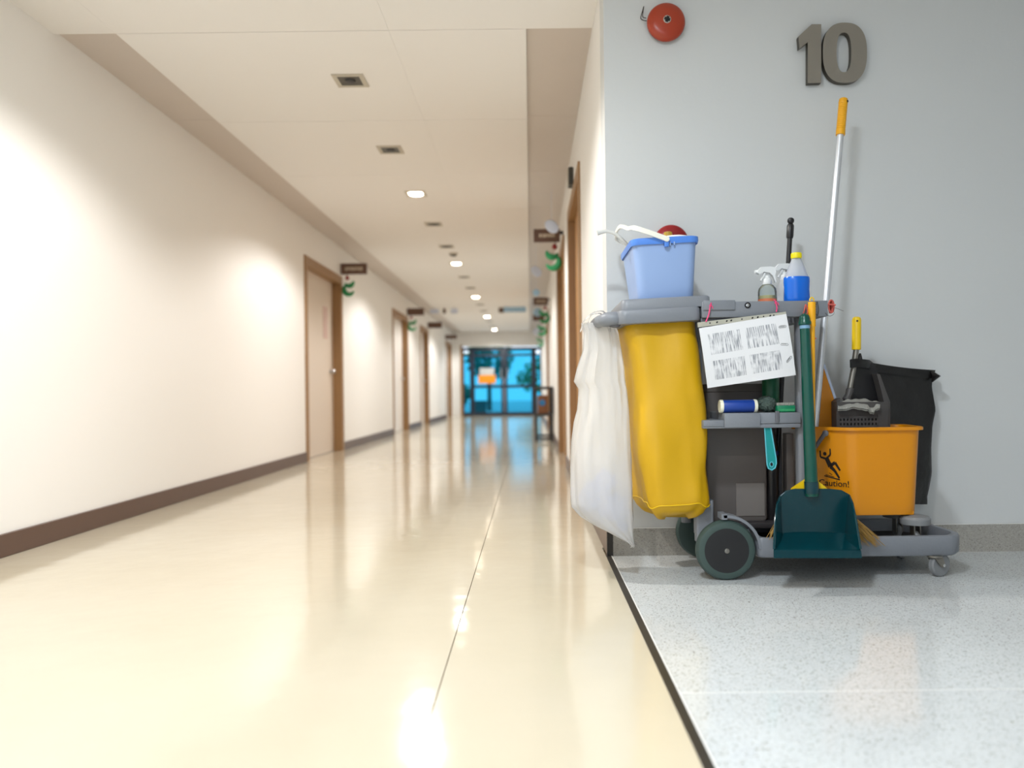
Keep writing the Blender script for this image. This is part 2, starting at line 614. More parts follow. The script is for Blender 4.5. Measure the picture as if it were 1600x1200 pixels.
# baseboards
for i, (y0, y1) in enumerate([(YB, LD[0][0] - 0.05), (LD[0][1] + 0.05, LD[1][0] - 0.05), (LD[1][1] + 0.05, LD[2][0] - 0.05), (LD[2][1] + 0.05, LD[3][0] - 0.05)]):
    struct(MB().box(XL, XL + 0.012, y0, y1, 0, 0.099, 0.003, 1).build('baseboard_left', 'brown_base', smooth=False),
           'dark brown baseboard along the left wall, %s stretch from the camera' % ordinal(i), 'baseboard')
for i, (y0, y1) in enumerate([(YW + 0.005, RD[0][0] - 0.05), (RD[0][1] + 0.05, RD[1][0] - 0.05), (RD[1][1] + 0.05, RD[2][0] - 0.05), (RD[2][1] + 0.05, YE)]):
    struct(MB().box(XR - 0.012, XR, y0, y1, 0, 0.099, 0.003, 1).build('baseboard_right', 'brown_base', smooth=False),
           'dark brown baseboard along the right corridor wall, %s stretch past the corner' % ordinal(i), 'baseboard')
bb = struct(MB().box(XR + 0.012, 3.4, YW - 0.012, YW, 0, 0.111).build('baseboard_front', 'terrazzo_base', smooth=False), 'speckled grey terrazzo baseboard behind the cart', 'baseboard')
MB().box(XR + 0.012, 3.4, YW - 0.0125, YW - 0.006, 0.111, 0.113).build('baseboard_edge', 'strip_light', bb, smooth=False)
struct(MB().box(XR - 0.012, XR + 0.012, YW - 0.014, YW + 0.004, 0, 0.111).build('trim_3', 'strip_dark', smooth=False), 'dark vertical end piece at the baseboard corner', 'trim')

# ---- ceiling
ce = struct(MB().box(XL - 0.2, 3.6, YB, YE + 0.2, ZC + 0.03, ZC + 0.13).build('ceiling', 'ceiling_joint', smooth=False), 'cream panelled ceiling with a sunken grey strip along each side', 'ceiling')
G = 0.002
proto_panels = {}


def panel(x0, x1, y0, y1, z0, z1, material, name):
    key = (round(x1 - x0, 4), round(y1 - y0, 4), material)
    loc = Vector((x0, y0, z0))
    if key in proto_panels:
        o = proto_panels[key].copy()
        COL.objects.link(o)
        o.location = loc - ce.location
    else:
        o = MB().box(x0 + 0.0004, x1 - 0.0004, y0 + G, y1 - G, z0, z1).build(name, material, ce, loc, smooth=False)
        proto_panels[key] = o
    return o


rows = [3.63 + 1.2 * i for i in range(15)]
for y in rows:
    y1 = min(y + 1.2, YE)
    panel(-1.94, -0.65, y, y1, ZC, ZC + 0.03, 'ceiling_paint', 'ceiling_panel')
    panel(-0.65, 0.0, y, y1, ZC, ZC + 0.03, 'ceiling_paint', 'ceiling_panel')
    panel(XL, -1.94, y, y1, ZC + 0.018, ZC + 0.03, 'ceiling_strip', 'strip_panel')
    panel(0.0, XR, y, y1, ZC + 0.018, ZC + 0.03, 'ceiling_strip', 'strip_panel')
for k in range(6):
    y0 = 3.63 - 1.2 * (k + 1)
    for x0, x1 in ((XL, -1.94), (-1.94, -0.65), (-0.65, XR)):
        panel(x0, x1, y0, y0 + 1.2, ZC, ZC + 0.03, 'ceiling_paint', 'ceiling_panel')
    for x0, x1 in ((XR, 1.35), (1.35, 2.4), (2.4, 3.4)):
        y1 = min(y0 + 1.2, YW)
        panel(x0, x1, y0, y1, ZC, ZC + 0.03, 'ceiling_paint', 'ceiling_panel')

# ---- doors
def corridor_door(n, side, y0, y1, leaf, label, notice=None, depth=0.1):
    s = -1 if side == 'left' else 1           # outwards
    X = XL if side == 'left' else XR
    d = tag(bpy.data.objects.new('door_%d' % n, None), label, 'door', kind='structure')
    COL.objects.link(d)
    d.location = (X, (y0 + y1) / 2, 0)

    def bx(xa, xb, *r, **k):
        return MB().box(min(xa, xb), max(xa, xb), *r, **k)
    fw = 0.055
    f = MB()
    for (a, b_) in ((y0, y0 + 0.03), (y1 - 0.03, y1)):
        f.box(*sorted((X - s * 0.012, X + s * depth)), a, b_, 0, Z_DOOR)
    f.box(*sorted((X - s * 0.012, X + s * depth)), y0 + 0.03, y1 - 0.03, Z_DOOR - 0.03, Z_DOOR)
    for (a, b_) in ((y0 - fw, y0), (y1, y1 + fw)):
        f.box(*sorted((X - s * 0.014, X)), a, b_, 0, Z_DOOR + fw)
    f.box(*sorted((X - s * 0.014, X)), y0, y1, Z_DOOR, Z_DOOR + fw)
    f.build('door_frame', 'frame_wood', d, smooth=False)
    lf = bx(X + s * (depth - 0.01), X + s * (depth + 0.035), y0 + 0.03, y1 - 0.03, 0.005, Z_DOOR - 0.03).build('door_leaf', leaf, d, smooth=False)
    if side == 'right':
        return d
    yh = y1 - 0.16
    h = MB().lathe([(0.026, 0), (0.026, 0.01), (0.010, 0.012), (0.010, 0.03), (0.026, 0.034), (0.027, 0.046), (0.016, 0.056)], (X + s * (depth - 0.01), yh, 0.93), (-s, 0, 0), 14)
    h.build('door_knob', 'steel', lf)
    if notice:
        bx(X + s * (depth - 0.014), X + s * (depth - 0.01), *notice[:4]).build('notice', notice[4], lf, smooth=False)
    return d


corridor_door(1, 'left', *LD[0], 'leaf_pale', 'nearest brown-framed door on the left wall, with pale pink-beige leaf', (8.62, 8.80, 1.3, 1.66, 'notice_pink'))
corridor_door(2, 'left', *LD[1], 'leaf_white', 'second brown-framed door on the left wall, with white leaf')
corridor_door(3, 'left', *LD[2], 'leaf_white', 'third brown-framed door on the left wall, with a red notice', (15.75, 16.1, 1.3, 1.42, 'notice_red'))
corridor_door(4, 'left', *LD[3], 'leaf_white', 'fourth and farthest brown-framed door on the left wall')
corridor_door(5, 'right', *RD[0], 'leaf_tan', 'tan door in brown frame on the right wall, nearest the corner', depth=0.05)
corridor_door(6, 'right', *RD[1], 'leaf_tan', 'second tan door in brown frame on the right corridor wall', depth=0.05)
corridor_door(7, 'right', *RD[2], 'leaf_tan', 'third tan door on the right wall, beyond the dark side table', depth=0.05)

# ---- the glazed end of the corridor
ey = YE
struct(MB().box(XL, -1.96, ey - 0.02, ey + 0.12, 0, 2.5).box(-1.96, XR, ey - 0.02, ey + 0.12, 1.98, 2.5).build('wall_end', 'wall_paint', smooth=False), 'white wall around the blue glass doors at the corridor end', 'wall')
struct(MB().box(-2.0, -1.93, ey - 0.04, ey - 0.02, 0, 2.02, 0.004, 1).build('trim_4', 'frame_wood', smooth=False), 'brown upright post left of the blue glass doors', 'trim')
gd = tag(bpy.data.objects.new('door_8', None), 'dark-framed double glass doors with blue panes at corridor end', 'door', kind='structure')
COL.objects.link(gd)
gd.location = (-0.8, ey, 0)
fr = MB()
for x0, x1 in ((-1.95, -1.90), (-1.73, -1.60), (-0.84, -0.755), (-0.745, -0.66), (0.03, 0.17), (0.285, XR)):
    fr.box(x0, x1, ey, ey + 0.07, 0, 1.93)
for z0, z1 in ((0, 0.09), (1.86, 1.95), (1.70, 1.76)):
    fr.box(-1.95, XR, ey + 0.002, ey + 0.068, z0, z1)
fr.box(-1.6, 0.03, ey + 0.002, ey + 0.068, 0.79, 0.87)
fr.build('door_frame', 'navy_frame', gd, smooth=False)
for x0, x1, z0, z1 in ((-1.90, -1.73, 0.09, 1.70), (-1.6, -0.8, 0.09, 0.79), (-1.6, -0.8, 0.87, 1.70), (-0.69, 0.03, 0.09, 0.79), (-0.69, 0.03, 0.87, 1.70),
                       (0.17, 0.285, 0.09, 1.70), (-1.6, -0.8, 1.76, 1.86), (-0.69, 0.03, 1.76, 1.86)):
    MB().box(x0, x1, ey + 0.03, ey + 0.036, z0, z1).build('pane', 'blue_glass', gd, smooth=False)
for x in (-0.84, -0.65):
    MB().tube([(x, ey, 1.05), (x, ey - 0.05, 1.06), (x, ey - 0.05, 1.34), (x, ey, 1.35)], 0.014, 8).build('door_handle', 'steel', gd)
po = thing('door_notice', 'orange and grey notice stuck on the left glass door', 'notice', (-1.24, ey - 0.004, 0.91))
MB().box(-1.49, -1.0, ey + 0.012, ey + 0.028, 0.92, 1.16).build('notice_sheet', 'poster_orange', po, smooth=False)
MB().box(-1.45, -1.04, ey + 0.012, ey + 0.028, 1.162, 1.36).build('notice_sheet', 'poster_grey', po, smooth=False)

# ---- outside, seen through the panes
struct(MB().box(-12, 12, ey + 0.2, 60, -0.14, -0.02).build('ground', 'asphalt', smooth=False), 'grey paved yard outside the glass doors', 'ground')


def outdoor_shrub(name, x, y, z0, r, h, material, label, cat, trunk, seed, group=None):
    rnd = random.Random(seed)
    t = thing(name, label, cat, (x, y, -0.02))
    b = MB()
    for _ in range(420):
        a, c = rnd.uniform(0, 2 * PI), rnd.uniform(-1, 1)
        k = rnd.uniform(0.55, 1.0)
        s = math.sqrt(1 - c * c)
        q = Vector((x + k * r * s * math.cos(a), y + k * r * s * math.sin(a), z0 + h / 2 + k * h / 2 * c))
        u = Vector((rnd.gauss(0, 1), rnd.gauss(0, 1), rnd.gauss(0, 1))).normalized() * 0.14
        w = u.orthogonal() * rnd.uniform(0.3, 0.6)
        vs = [b.bm.verts.new(q + e) for e in (-u, w, u, -w)]
        b.bm.faces.new(vs)
    b.build('foliage', material, t, smooth=False, recalc=False)['kind'] = 'stuff'
    MB().cyl((x, y, -0.02), (x, y, z0 + h * 0.6), trunk, trunk * 0.6, 8).build('trunk', 'bark', t)


outdoor_shrub('tree', -1.5, 28.0, 1.0, 0.9, 1.9, 'shrub', 'dark green tree behind the left glass door', 'tree', 0.09, 1)
outdoor_shrub('tree', 0.6, 33.0, 0.5, 1.2, 1.6, 'shrub_b', 'lighter green tree farther off behind the right glass door', 'tree', 0.1, 2)
outdoor_shrub('shrub', -2.6, 25.5, 0.1, 0.6, 1.0, 'shrub', 'low green shrub outside, left of the glass doors', 'shrub', 0.03, 3)
pt = thing('planter_box', 'pale brown planter box just outside the left glass door', 'planter', (-1.5, 22.8, -0.02))
MB().loft([rrect(-1.5, 22.8, 0.34, 0.34, 0.03, -0.02), rrect(-1.5, 22.8, 0.42, 0.42, 0.03, 0.42), rrect(-1.5, 22.8, 0.36, 0.36, 0.03, 0.42), rrect(-1.5, 22.8, 0.34, 0.34, 0.03, 0.36)]).build('box', 'planter', pt)

# ================================================================== CEILING FITTINGS
LX = -0.965


def downlight(y, lit, label):
    t = thing('ceiling_light', label, 'ceiling light', (LX, y, ZC - 0.006), 'lit ceiling downlights' if lit else 'unlit ceiling downlights')
    f = MB()
    r0, r1 = 0.085, 0.06
    for x0, x1, y0, y1 in ((-r0, r0, -r0, -r1), (-r0, r0, r1, r0), (-r0, -r1, -r1, r1), (r1, r0, -r1, r1)):
        f.box(LX + x0, LX + x1, y + y0, y + y1, ZC - 0.006, ZC)
    f.build('light_frame', 'fitting_frame', t, smooth=False)
    if lit:
        MB().lathe([(0.0605, -0.004), (0.058, -0.010), (0.03, -0.016), (0.004, -0.017)], (LX, y, ZC), seg=20).build('diffuser', 'lamp_glow', t)
        l = bpy.data.lights.new('downlight', 'SPOT')
        l.energy = LAMP_W
        l.color = LAMP_COL
        l.spot_size = R(150)
        l.spot_blend = 0.35
        l.shadow_soft_size = 0.05
        o = bpy.data.objects.new('downlight', l)
        COL.objects.link(o)
        o.parent = t
        o.location = (0, 0, -0.03)
    else:
        MB().box(LX - r1, LX + r1, y - r1, y + r1, ZC - 0.003, ZC).build('diffuser', 'fitting_dark', t, smooth=False)
        MB().lathe([(0.03, 0), (0.026, -0.006), (0.01, -0.008)], (LX, y, ZC - 0.003), seg=12).build('lamp', 'dark_metal', t)


def hall_lamp(x, y, label, power):
    t = thing('ceiling_light', label, 'ceiling light', (x, y, ZC - 0.006), 'cool ceiling lights of the hall')
    MB().loft([rrect(x, y, 0.30, 0.30, 0.01, ZC), rrect(x, y, 0.30, 0.30, 0.01, ZC - 0.012), rrect(x, y, 0.26, 0.26, 0.01, ZC - 0.012), rrect(x, y, 0.26, 0.26, 0.01, ZC - 0.004)]).build('light_frame', 'fitting_frame', t)
    MB().box(x - 0.129, x + 0.129, y - 0.129, y + 0.129, ZC - 0.010, ZC - 0.0045).build('diffuser', 'cool_glow', t, smooth=False)
    l = bpy.data.lights.new('hall_lamp', 'AREA')
    l.shape = 'SQUARE'
    l.size = 0.25
    l.energy = power
    l.color = (0.84, 0.93, 1.0)
    o = bpy.data.objects.new('hall_lamp', l)
    COL.objects.link(o)
    o.parent = t
    o.location = (0, 0, -0.012)


hall_lamp(-0.15, 1.0, 'square cool ceiling light of the hall, before the mouth of the corridor', 25)
hall_lamp(-0.2, -1.7, 'square cool ceiling light of the hall, behind the camera', 8)

ys = [-0.6 + 1.2 * i for i in range(19)]
nl = nu = 0
for i, y in enumerate(ys):
    if y > 21.4:
        break
    if i % 3 == 0:
        w = ['behind the camera', 'just above the top edge of the picture', 'the nearest one inside the picture', 'second in the picture, half way down the corridor',
             'third in the picture, well down the corridor', 'fourth in the picture, near the glass doors', 'last before the glass doors'][nl]
        downlight(y, True, 'glowing ceiling downlight, ' + w)
        nl += 1
    elif y > 3.63:
        downlight(y, False, 'dark unlit square ceiling fitting, %s one from the camera' % ordinal(nu))
        nu += 1
t = thing('smoke_detector', 'small round smoke detector on ceiling between dark fitting and glowing downlight', 'smoke detector', (-0.93, 9.45, ZC - 0.04))
MB().lathe([(0.055, 0), (0.055, -0.012), (0.05, -0.022)], (-0.93, 9.45, ZC), seg=20).build('base', 'fitting_frame', t)
MB().lathe([(0.036, -0.022), (0.034, -0.036), (0.01, -0.04)], (-0.93, 9.45, ZC), seg=20).build('sensor', 'fitting_dark', t)

# ================================================================== CORRIDOR SIGNS AND DECORATION
def hanging_sign(x0, x1, y, z0, z1, wallx, label, wreath, letters):
    t = thing('hanging_sign', label, 'sign', ((x0 + x1) / 2, y, z0), 'brown blade signs over the doors')
    MB().box(x0, x1, y - 0.012, y + 0.012, z0, z1, 0.004, 1).build('board', 'sign_brown', t, smooth=False)
    s = 1 if wallx > x1 - 0.02 else -1
    xa = x1 - 0.001 if s > 0 else x0 + 0.001
    if abs(wallx - xa) > 0.004:
        MB().box(min(xa, wallx), max(xa, wallx), y - 0.008, y + 0.008, z1 - 0.05, z1 - 0.02).build('bracket', 'dark_metal', t, smooth=False)
    if letters:
        rnd = random.Random(int(y * 10))
        m_ = MB()
        x = x0 + 0.05
        while x < x1 - 0.05:
            w = rnd.uniform(0.008, 0.018)
            m_.box(x, x + w, y - 0.0135, y - 0.012, z0 + 0.045 + rnd.uniform(-0.004, 0.004), z1 - 0.045)
            x += w + 0.007
        m_.build('lettering', 'sign_text', t, smooth=False)
    return t


def ornament(x, y, z, r, flip, label):
    t = thing('hanging_ornament', label, 'ornament', (x, y, z), 'green hanging ornaments under the signs')
    MB().tube([(x + 0.03 * flip, y, z), (x + 0.015 * flip, y, z - 0.05)], 0.004, 6).build('string', 'wire', t)
    MB().lathe([(0.002, 0.0), (0.02, 0.012), (0.026, 0.03), (0.012, 0.05), (0.002, 0.06)], (x + 0.02 * flip, y, z - 0.07), seg=10).build('bow', 'decor_red', t)
    for k, (zz, rr) in enumerate(((z - 0.085, r * 0.85), (z - 0.085 - 1.55 * r, r))):
        pts = []
        for i in range(13):
            a = R(-160 + 230 * i / 12) if k else R(170 + 170 * i / 12)
            pts.append((x + flip * rr * math.cos(a), y, zz + rr * math.sin(a)))
        rad = [0.008 + 0.022 * math.sin(PI * i / 12) for i in range(13)]
        MB().tube(pts, rad, 8).build('garland', 'decor_green', t)


SG = [  # x0, x1, y, z0, z1, wall, label, letters
    (XL, XL + 0.31, 9.1, 2.085, 2.215, XL, 'brown sign over the nearest left door', True, -1),
    (XL, XL + 0.31, 13.98, 2.085, 2.215, XL, 'brown sign over the second left door', False, -1),
    (XL, XL + 0.31, 16.8, 2.085, 2.215, XL, 'brown sign over the third left door', False, -1),
    (XL, XL + 0.31, 20.2, 2.085, 2.185, XL, 'brown sign over the fourth left door', False, -1),
    (0.045, 0.285, 7.0, 2.03, 2.15, XR, 'brown lettered sign over the second right door', True, 1),
    (0.06, 0.29, 12.0, 2.02, 2.14, XR, 'brown sign high on the right, second along from the corner', True, 1),
    (0.06, 0.28, 14.4, 2.0, 2.12, XR, 'brown sign high on the right, third along from the corner', False, 1),
    (0.08, 0.28, 17.8, 2.0, 2.12, XR, 'brown sign high on the right, farthest from the corner', False, 1),
]
for x0, x1, y, z0, z1, w, lb, le, fl_ in SG:
    hanging_sign(x0, x1, y, z0, z1, w, lb, True, le)
    if y < 15 or fl_ > 0:
        xx = (x0 + x1) / 2 + (0.05 if fl_ > 0 else -0.06)
        ornament(xx, y, z0, 0.06 if y < 10 else 0.07, fl_, 'green and red ornament under ' + lb.replace('lettered ', ''))
# pale paper discs hung along the right ceiling strip
for i, (px, py, Y, r, mm, lb) in enumerate(((862, 354, 6.6, 0.05, 'paper_pale', 'pale lilac paper lantern hanging above the nearest right sign'),
                                            (838, 424, 9.2, 0.055, 'paper_pale', 'pale paper disc hanging below the nearest right sign'),
                                            (838, 457, 11.0, 0.05, 'paper_blue', 'pale blue paper disc hanging above the second right sign'),
                                            (840, 488, 13.2, 0.075, 'paper_blue', 'blue paper disc hanging between second and third right signs'),
                                            (838, 518, 16.6, 0.08, 'paper_pale', 'lilac paper disc hanging between third and farthest right signs'))):
    c = at(px, py, Y)
    t = thing('paper_disc', lb, 'decoration', (c.x, Y, c.z - r), 'paper discs along the right ceiling strip')
    MB().lathe([(0.01, -0.02), (r * 0.8, -0.014), (r, 0), (r * 0.8, 0.014), (0.01, 0.02)], c, (0, 1, 0), 16, sy=1.35 if i < 2 else 1.0).build('disc', mm, t)
    MB().cyl((c.x, Y, c.z + r * 0.9), (c.x, Y, ZC + 0.018), 0.0015, seg=6).build('string', 'paper_pale', t)
# blue hanging boards across the corridor
for x0, x1, lb in ((-0.62, -0.07, 'long pale blue board hanging from the ceiling on the right'),):
    t = thing('hanging_board', lb, 'hanging board', ((x0 + x1) / 2, 15.4, 2.28))
    MB().box(x0 + 0.1, x1, 15.39, 15.41, 2.27, 2.37).build('board', 'paper_blue', t, smooth=False)
    MB().box(x0, x0 + 0.1, 15.385, 15.41, 2.26, 2.36).build('end_plate', 'sign_brown', t, smooth=False)
    for x in (x0 + 0.15, x1 - 0.05):
        MB().cyl((x, 15.4, 2.37), (x, 15.4, ZC), 0.004, seg=6).build('hanger', 'dark_metal', t)
for x0, x1, mm, lb in ((-2.0, -1.82, 'paper_pale', 'widest pale lilac card hanging from the ceiling on the left'), (-1.74, -1.68, 'sign_brown', 'narrow brown card hanging between two lilac cards'),
                       (-1.58, -1.44, 'paper_pale', 'lilac card hanging from the ceiling, nearest the middle')):
    t = thing('hanging_card', lb, 'hanging card', ((x0 + x1) / 2, 15.4, 2.26))
    MB().box(x0, x1, 15.39, 15.41, 2.26, 2.35).build('board', mm, t, smooth=False)
    MB().cyl(((x0 + x1) / 2, 15.4, 2.35), ((x0 + x1) / 2, 15.4, ZC + 0.02), 0.004, seg=6).build('hanger', 'dark_metal', t)
t = thing('wall_box', 'small dark box high on right wall by the tan door', 'wall box', (XR - 0.03, 5.35, 2.05))
MB().box(XR - 0.035, XR, 5.3, 5.42, 2.1, 2.22, 0.006, 1).build('case', 'fitting_dark', t)
MB().box(XR - 0.038, XR - 0.035, 5.315, 5.405, 2.115, 2.205).build('face', 'fitting_frame', t, smooth=False)

# ---- side table far down the corridor
t = thing('side_table', 'narrow dark side table far down the corridor at right wall', 'table', (0.17, 10.5, 0))
MB().box(0.045, 0.295, 10.15, 11.0, 0.70, 0.735, 0.004, 1).build('table_top', 'table_black', t, smooth=False)
for x in (0.055, 0.265):
    for y in (10.18, 10.94):
        MB().box(x, x + 0.03, y, y + 0.03, 0, 0.70).build('leg', 'table_black', t, smooth=False)
MB().box(0.085, 0.265, 10.185, 10.965, 0.345, 0.375).build('shelf', 'table_black', t, smooth=False)
for y in (10.185, 10.945):
    MB().box(0.085, 0.265, y, y + 0.02, 0.03, 0.06).build('stretcher', 'table_black', t, smooth=False)
t = thing('wooden_box', 'brown wooden box with blue disc standing on side table shelf', 'box', (0.17, 10.5, 0.375))
MB().box(0.095, 0.235, 10.3, 10.8, 0.375, 0.62, 0.004, 1).build('case', 'table_wood', t, smooth=False)
MB().lathe([(0.042, 0), (0.042, 0.004), (0.03, 0.006)], (0.155, 10.3, 0.52), (0, -1, 0), 18).build('disc', 'spot_blue', t)

# ================================================================== ON THE FRONT WALL
def fire_bell(cx, cz, r, label, red='bell_red'):
    t = thing('alarm_bell', label, 'alarm bell', (cx, YW, cz - r))
    MB().lathe([(r * 0.72, 0), (r * 0.72, 0.02)], (cx, YW, cz), (0, -1, 0), 28).build('bell_base', 'bell_black', t)
    MB().lathe([(r * 0.97, 0.016), (r, 0.02), (r, 0.026), (r * 0.97, 0.034), (r * 0.88, 0.041), (r * 0.6, 0.047), (r * 0.26, 0.05), (0.002, 0.05)], (cx, YW, cz), (0, -1, 0), 40, cap0=True).build('gong', red, t)
    c = MB().lathe([(r * 0.2, 0.05), (r * 0.2, 0.0525), (r * 0.16, 0.0535)], (cx, YW, cz), (0, -1, 0), 20).build('cap_plate', 'bell_cap', t)
    b = MB()
    for k in range(4):
        a = R(20 + 90 * k)
        b.box(-0.006, 0.006, -0.0545, -0.0535, 0.002, 0.012, m=Matrix.Translation((cx, YW, cz)) @ Matrix.Rotation(a, 4, 'Y'))
    b.lathe([(0.004, 0.0535), (0.003, 0.056)], (cx, YW, cz), (0, -1, 0), 10)
    b.build('screw', 'bell_black', c, smooth=False)
    return t


c = at(1041, 34, YW - 0.03)
bell = fire_bell(c.x, c.z, 0.077, 'red round alarm bell high on the wall, left of the number')
w0 = Vector((c.x - 0.07, YW - 0.012, c.z + 0.012))
MB().tube(spline([w0, w0 + Vector((-0.018, -0.002, 0.002)), w0 + Vector((-0.03, 0, 0.012)), w0 + Vector((-0.024, 0, 0.035)), w0 + Vector((-0.016, 0.004, 0.062)), w0 + Vector((-0.022, 0, 0.02)), w0 + Vector((-0.008, 0, 0.012))], 6), 0.0016, 6).build('bell_wire', 'wire', bell)
c = at(1049, 378, YW - 0.03)
fire_bell(c.x, c.z, 0.070, 'dark red round alarm bell on wall, half hidden behind blue bucket', 'bell_dark')

# number 10
YN = YW - 0.03
t = thing('wall_numeral', 'grey metal numeral one on the pale wall', 'numeral', at(1270, 130, YN), 'metal number ten on the wall')
one = [(1283, 38), (1283, 129.5), (1262, 130), (1262, 66), (1249, 76), (1247.5, 57), (1268, 38)]
fl1 = [at(x, y, YN) for x, y in one]
MB().prism(fl1, (0, 0.024, 0)).build('numeral_side', 'digit_edge', t, smooth=False)
MB().prism([p + Vector((0, -0.0012, 0)) for p in fl1], (0, 0.001, 0)).build('numeral_face', 'digit_metal', t, smooth=False)
for px, py in ((1273, 52), (1273, 118)):
    p = at(px, py, YN)
    MB().cyl(p + Vector((0, 0.02, 0)), Vector((p.x, YW, p.z)), 0.005, seg=8).build('standoff', 'digit_edge', t)
t = thing('wall_numeral', 'grey metal numeral zero on the pale wall', 'numeral', at(1319, 129, YN), 'metal number ten on the wall')


def zero_ring(cx, cy, rx, ry, Y, n=56, e=2.5):
    out = []
    for k in range(n):
        a = 2 * PI * k / n
        ca, sa = math.cos(a), math.sin(a)
        out.append(at(cx + rx * math.copysign(abs(ca) ** (2 / e), ca), cy + ry * math.copysign(abs(sa) ** (2 / e), sa), Y))
    return out


def zero_mesh(y0, y1):
    o0, i0 = zero_ring(1320, 82.5, 34.5, 47, YN), zero_ring(1318.5, 82, 11.5, 31, YN)
    sh = lambda r, y: [Vector((p.x, y, p.z)) for p in r]
    return MB().loft([sh(o0, y0), sh(o0, y1), sh(i0, y1), sh(i0, y0)], wrap=True)


zero_mesh(YN, YN + 0.024).build('numeral_side', 'digit_edge', t)
zero_mesh(YN - 0.0012, YN - 0.0002).build('numeral_face', 'digit_metal', t)
for px, py in ((1320, 42), (1320, 122)):
    p = at(px, py, YN)
    MB().cyl(p + Vector((0, 0.02, 0)), Vector((p.x, YW, p.z)), 0.005, seg=8).build('standoff', 'digit_edge', t)

# ================================================================== THE CART
CY0, CY1 = 2.69, 3.07       # near and far side of the deck
cart = thing('janitor_cart', 'grey plastic janitor cart with big green-black wheels against the wall', 'cart', (1.0, 2.88, 0))
DK0, DK1 = 0.077, 0.147     # deck bottom and rim height
# deck: a tray with rim; dark floor inside
out_poly = [(0.79, CY0, 0.02), (1.485, CY0, 0.022), (1.53, CY0 + 0.05, 0.03), (1.525, CY1 - 0.05, 0.05), (1.46, CY1, 0.05), (0.79, CY1, 0.02)]
cxy = Vector((1.15, 2.88))


def inset(poly, d):
    return [(p[0] + (d if p[0] < cxy.x else -d), p[1] + (d if p[1] < cxy.y else -d), max(0.01, p[2] - d * 0.4)) for p in poly]


rings = [round_poly(inset(out_poly, 0.008), 0.03, DK0), round_poly(inset(out_poly, 0.002), 0.03, DK0 + 0.008), round_poly(out_poly, 0.03, DK1 - 0.008),
         round_poly(inset(out_poly, 0.004), 0.03, DK1), round_poly(inset(out_poly, 0.020), 0.03, DK1), round_poly(inset(out_poly, 0.026), 0.03, DK1 - 0.010), round_poly(inset(out_poly, 0.032), 0.03, 0.098)]
deck = MB().loft(rings).build('deck', 'cart_grey', cart, angle=50)
MB().loft([round_poly(inset(out_poly, 0.033), 0.03, 0.099), round_poly(inset(out_poly, 0.033), 0.03, 0.103)]).build('deck_mat', 'deck_dark', deck)
# left end: axle housing between the wheels and a dark raised step that carries the bin
MB().box(0.652, 0.80, CY0 + 0.07, CY1 - 0.05, 0.085, 0.15, 0.008).build('axle_housing', 'cart_grey', cart)
MB().box(0.655, 1.0, 2.86, CY1 - 0.02, 0.150, 0.172, 0.004).build('rear_step', 'deck_dark', cart)
WX = 0.680
WR = 0.105
# fenders
for y0, y1 in ((CY0 + 0.0, CY0 + 0.06),):
    b = MB()
    pts_o, pts_i = [], []
    for i in range(13):
        a = R(94 - 92 * i / 12)
        pts_o.append((WX + 0.124 * math.cos(a), WR + 0.124 * math.sin(a)))
        pts_i.append((WX + 0.114 * math.cos(a), WR + 0.114 * math.sin(a)))
    prof = pts_o + pts_i[::-1]
    b.prism([(x, y0, z) for x, z in prof], (0, y1 - y0, 0))
    b.box(WX - 0.016, WX + 0.004, y0, y1, WR + 0.108, WR + 0.128)
    b.build('fender', 'cart_grey', cart)


def wheel(y_out, s):
    """big rear wheel, outer face at y_out, s = +1 extends to larger y"""
    w = MB().lathe([(0.060, 0.004), (0.072, 0.002), (0.084, 0.0), (0.098, 0.004), (WR, 0.014), (WR, 0.030), (0.098, 0.040), (0.072, 0.042), (0.06, 0.04)], (WX, y_out, WR), (0, s, 0), 48, sx=1, sy=1)
    o = w.build('wheel', 'tyre', cart)
    h = MB().lathe([(0.078, 0.001), (0.078, 0.006), (0.068, 0.008), (0.062, 0.013), (0.03, 0.014), (0.022, 0.006), (0.016, 0.006)], (WX, y_out, WR), (0, s, 0), 40)
    for k in range(5):
        a = R(72 * k + 10)
        h.box(-0.003, 0.003, 0.008 if s > 0 else -0.013, 0.013 if s > 0 else -0.008, 0.022, 0.062, m=Matrix.Translation((WX, y_out, WR)) @ Matrix.Rotation(a, 4, 'Y'))
    h.build('hub', 'hub_black', o)
    MB().lathe([(0.0125, 0.006), (0.0125, 0.002), (0.009, 0.001), (0.0085, -0.003), (0.005, -0.004), (0.001, -0.004)], (WX, y_out, WR), (0, s, 0), 16).build('axle_bolt', 'galv', o)


wheel(CY0 - 0.005, 1)
wheel(3.095, -1)


def caster(x, y, a):
    zb = DK0
    f = MB()
    f.lathe([(0.026, 0), (0.026, -0.006), (0.018, -0.012)], (x, y, zb), seg=16)
    off = Vector((math.cos(a), math.sin(a), 0)) * 0.022
    wc = Vector((x, y, 0)) + off + Vector((0, 0, 0.042))
    side = Vector((-math.sin(a), math.cos(a), 0))
    for s in (-1, 1):
        q = [Vector((x, y, zb - 0.008)) - off * 0.7, Vector((x, y, zb - 0.008)) + off * 0.9, wc + off * 0.4 + Vector((0, 0, 0.0)), wc - off * 0.25 + Vector((0, 0, -0.008)), wc - off * 0.7]
        f.prism([p + side * (s * 0.0155) for p in q], side * (0.003 * s))
    o = f.build('caster', 'galv', cart)
    w = MB().lathe([(0.012, -0.010), (0.037, -0.011), (0.042, -0.007), (0.042, 0.007), (0.037, 0.011), (0.012, 0.010)], wc, side, 28).build('caster_wheel', 'caster_grey', o)
    MB().cyl(wc - side * 0.022, wc + side * 0.022, 0.006, seg=10).build('axle_bolt', 'chrome', o)


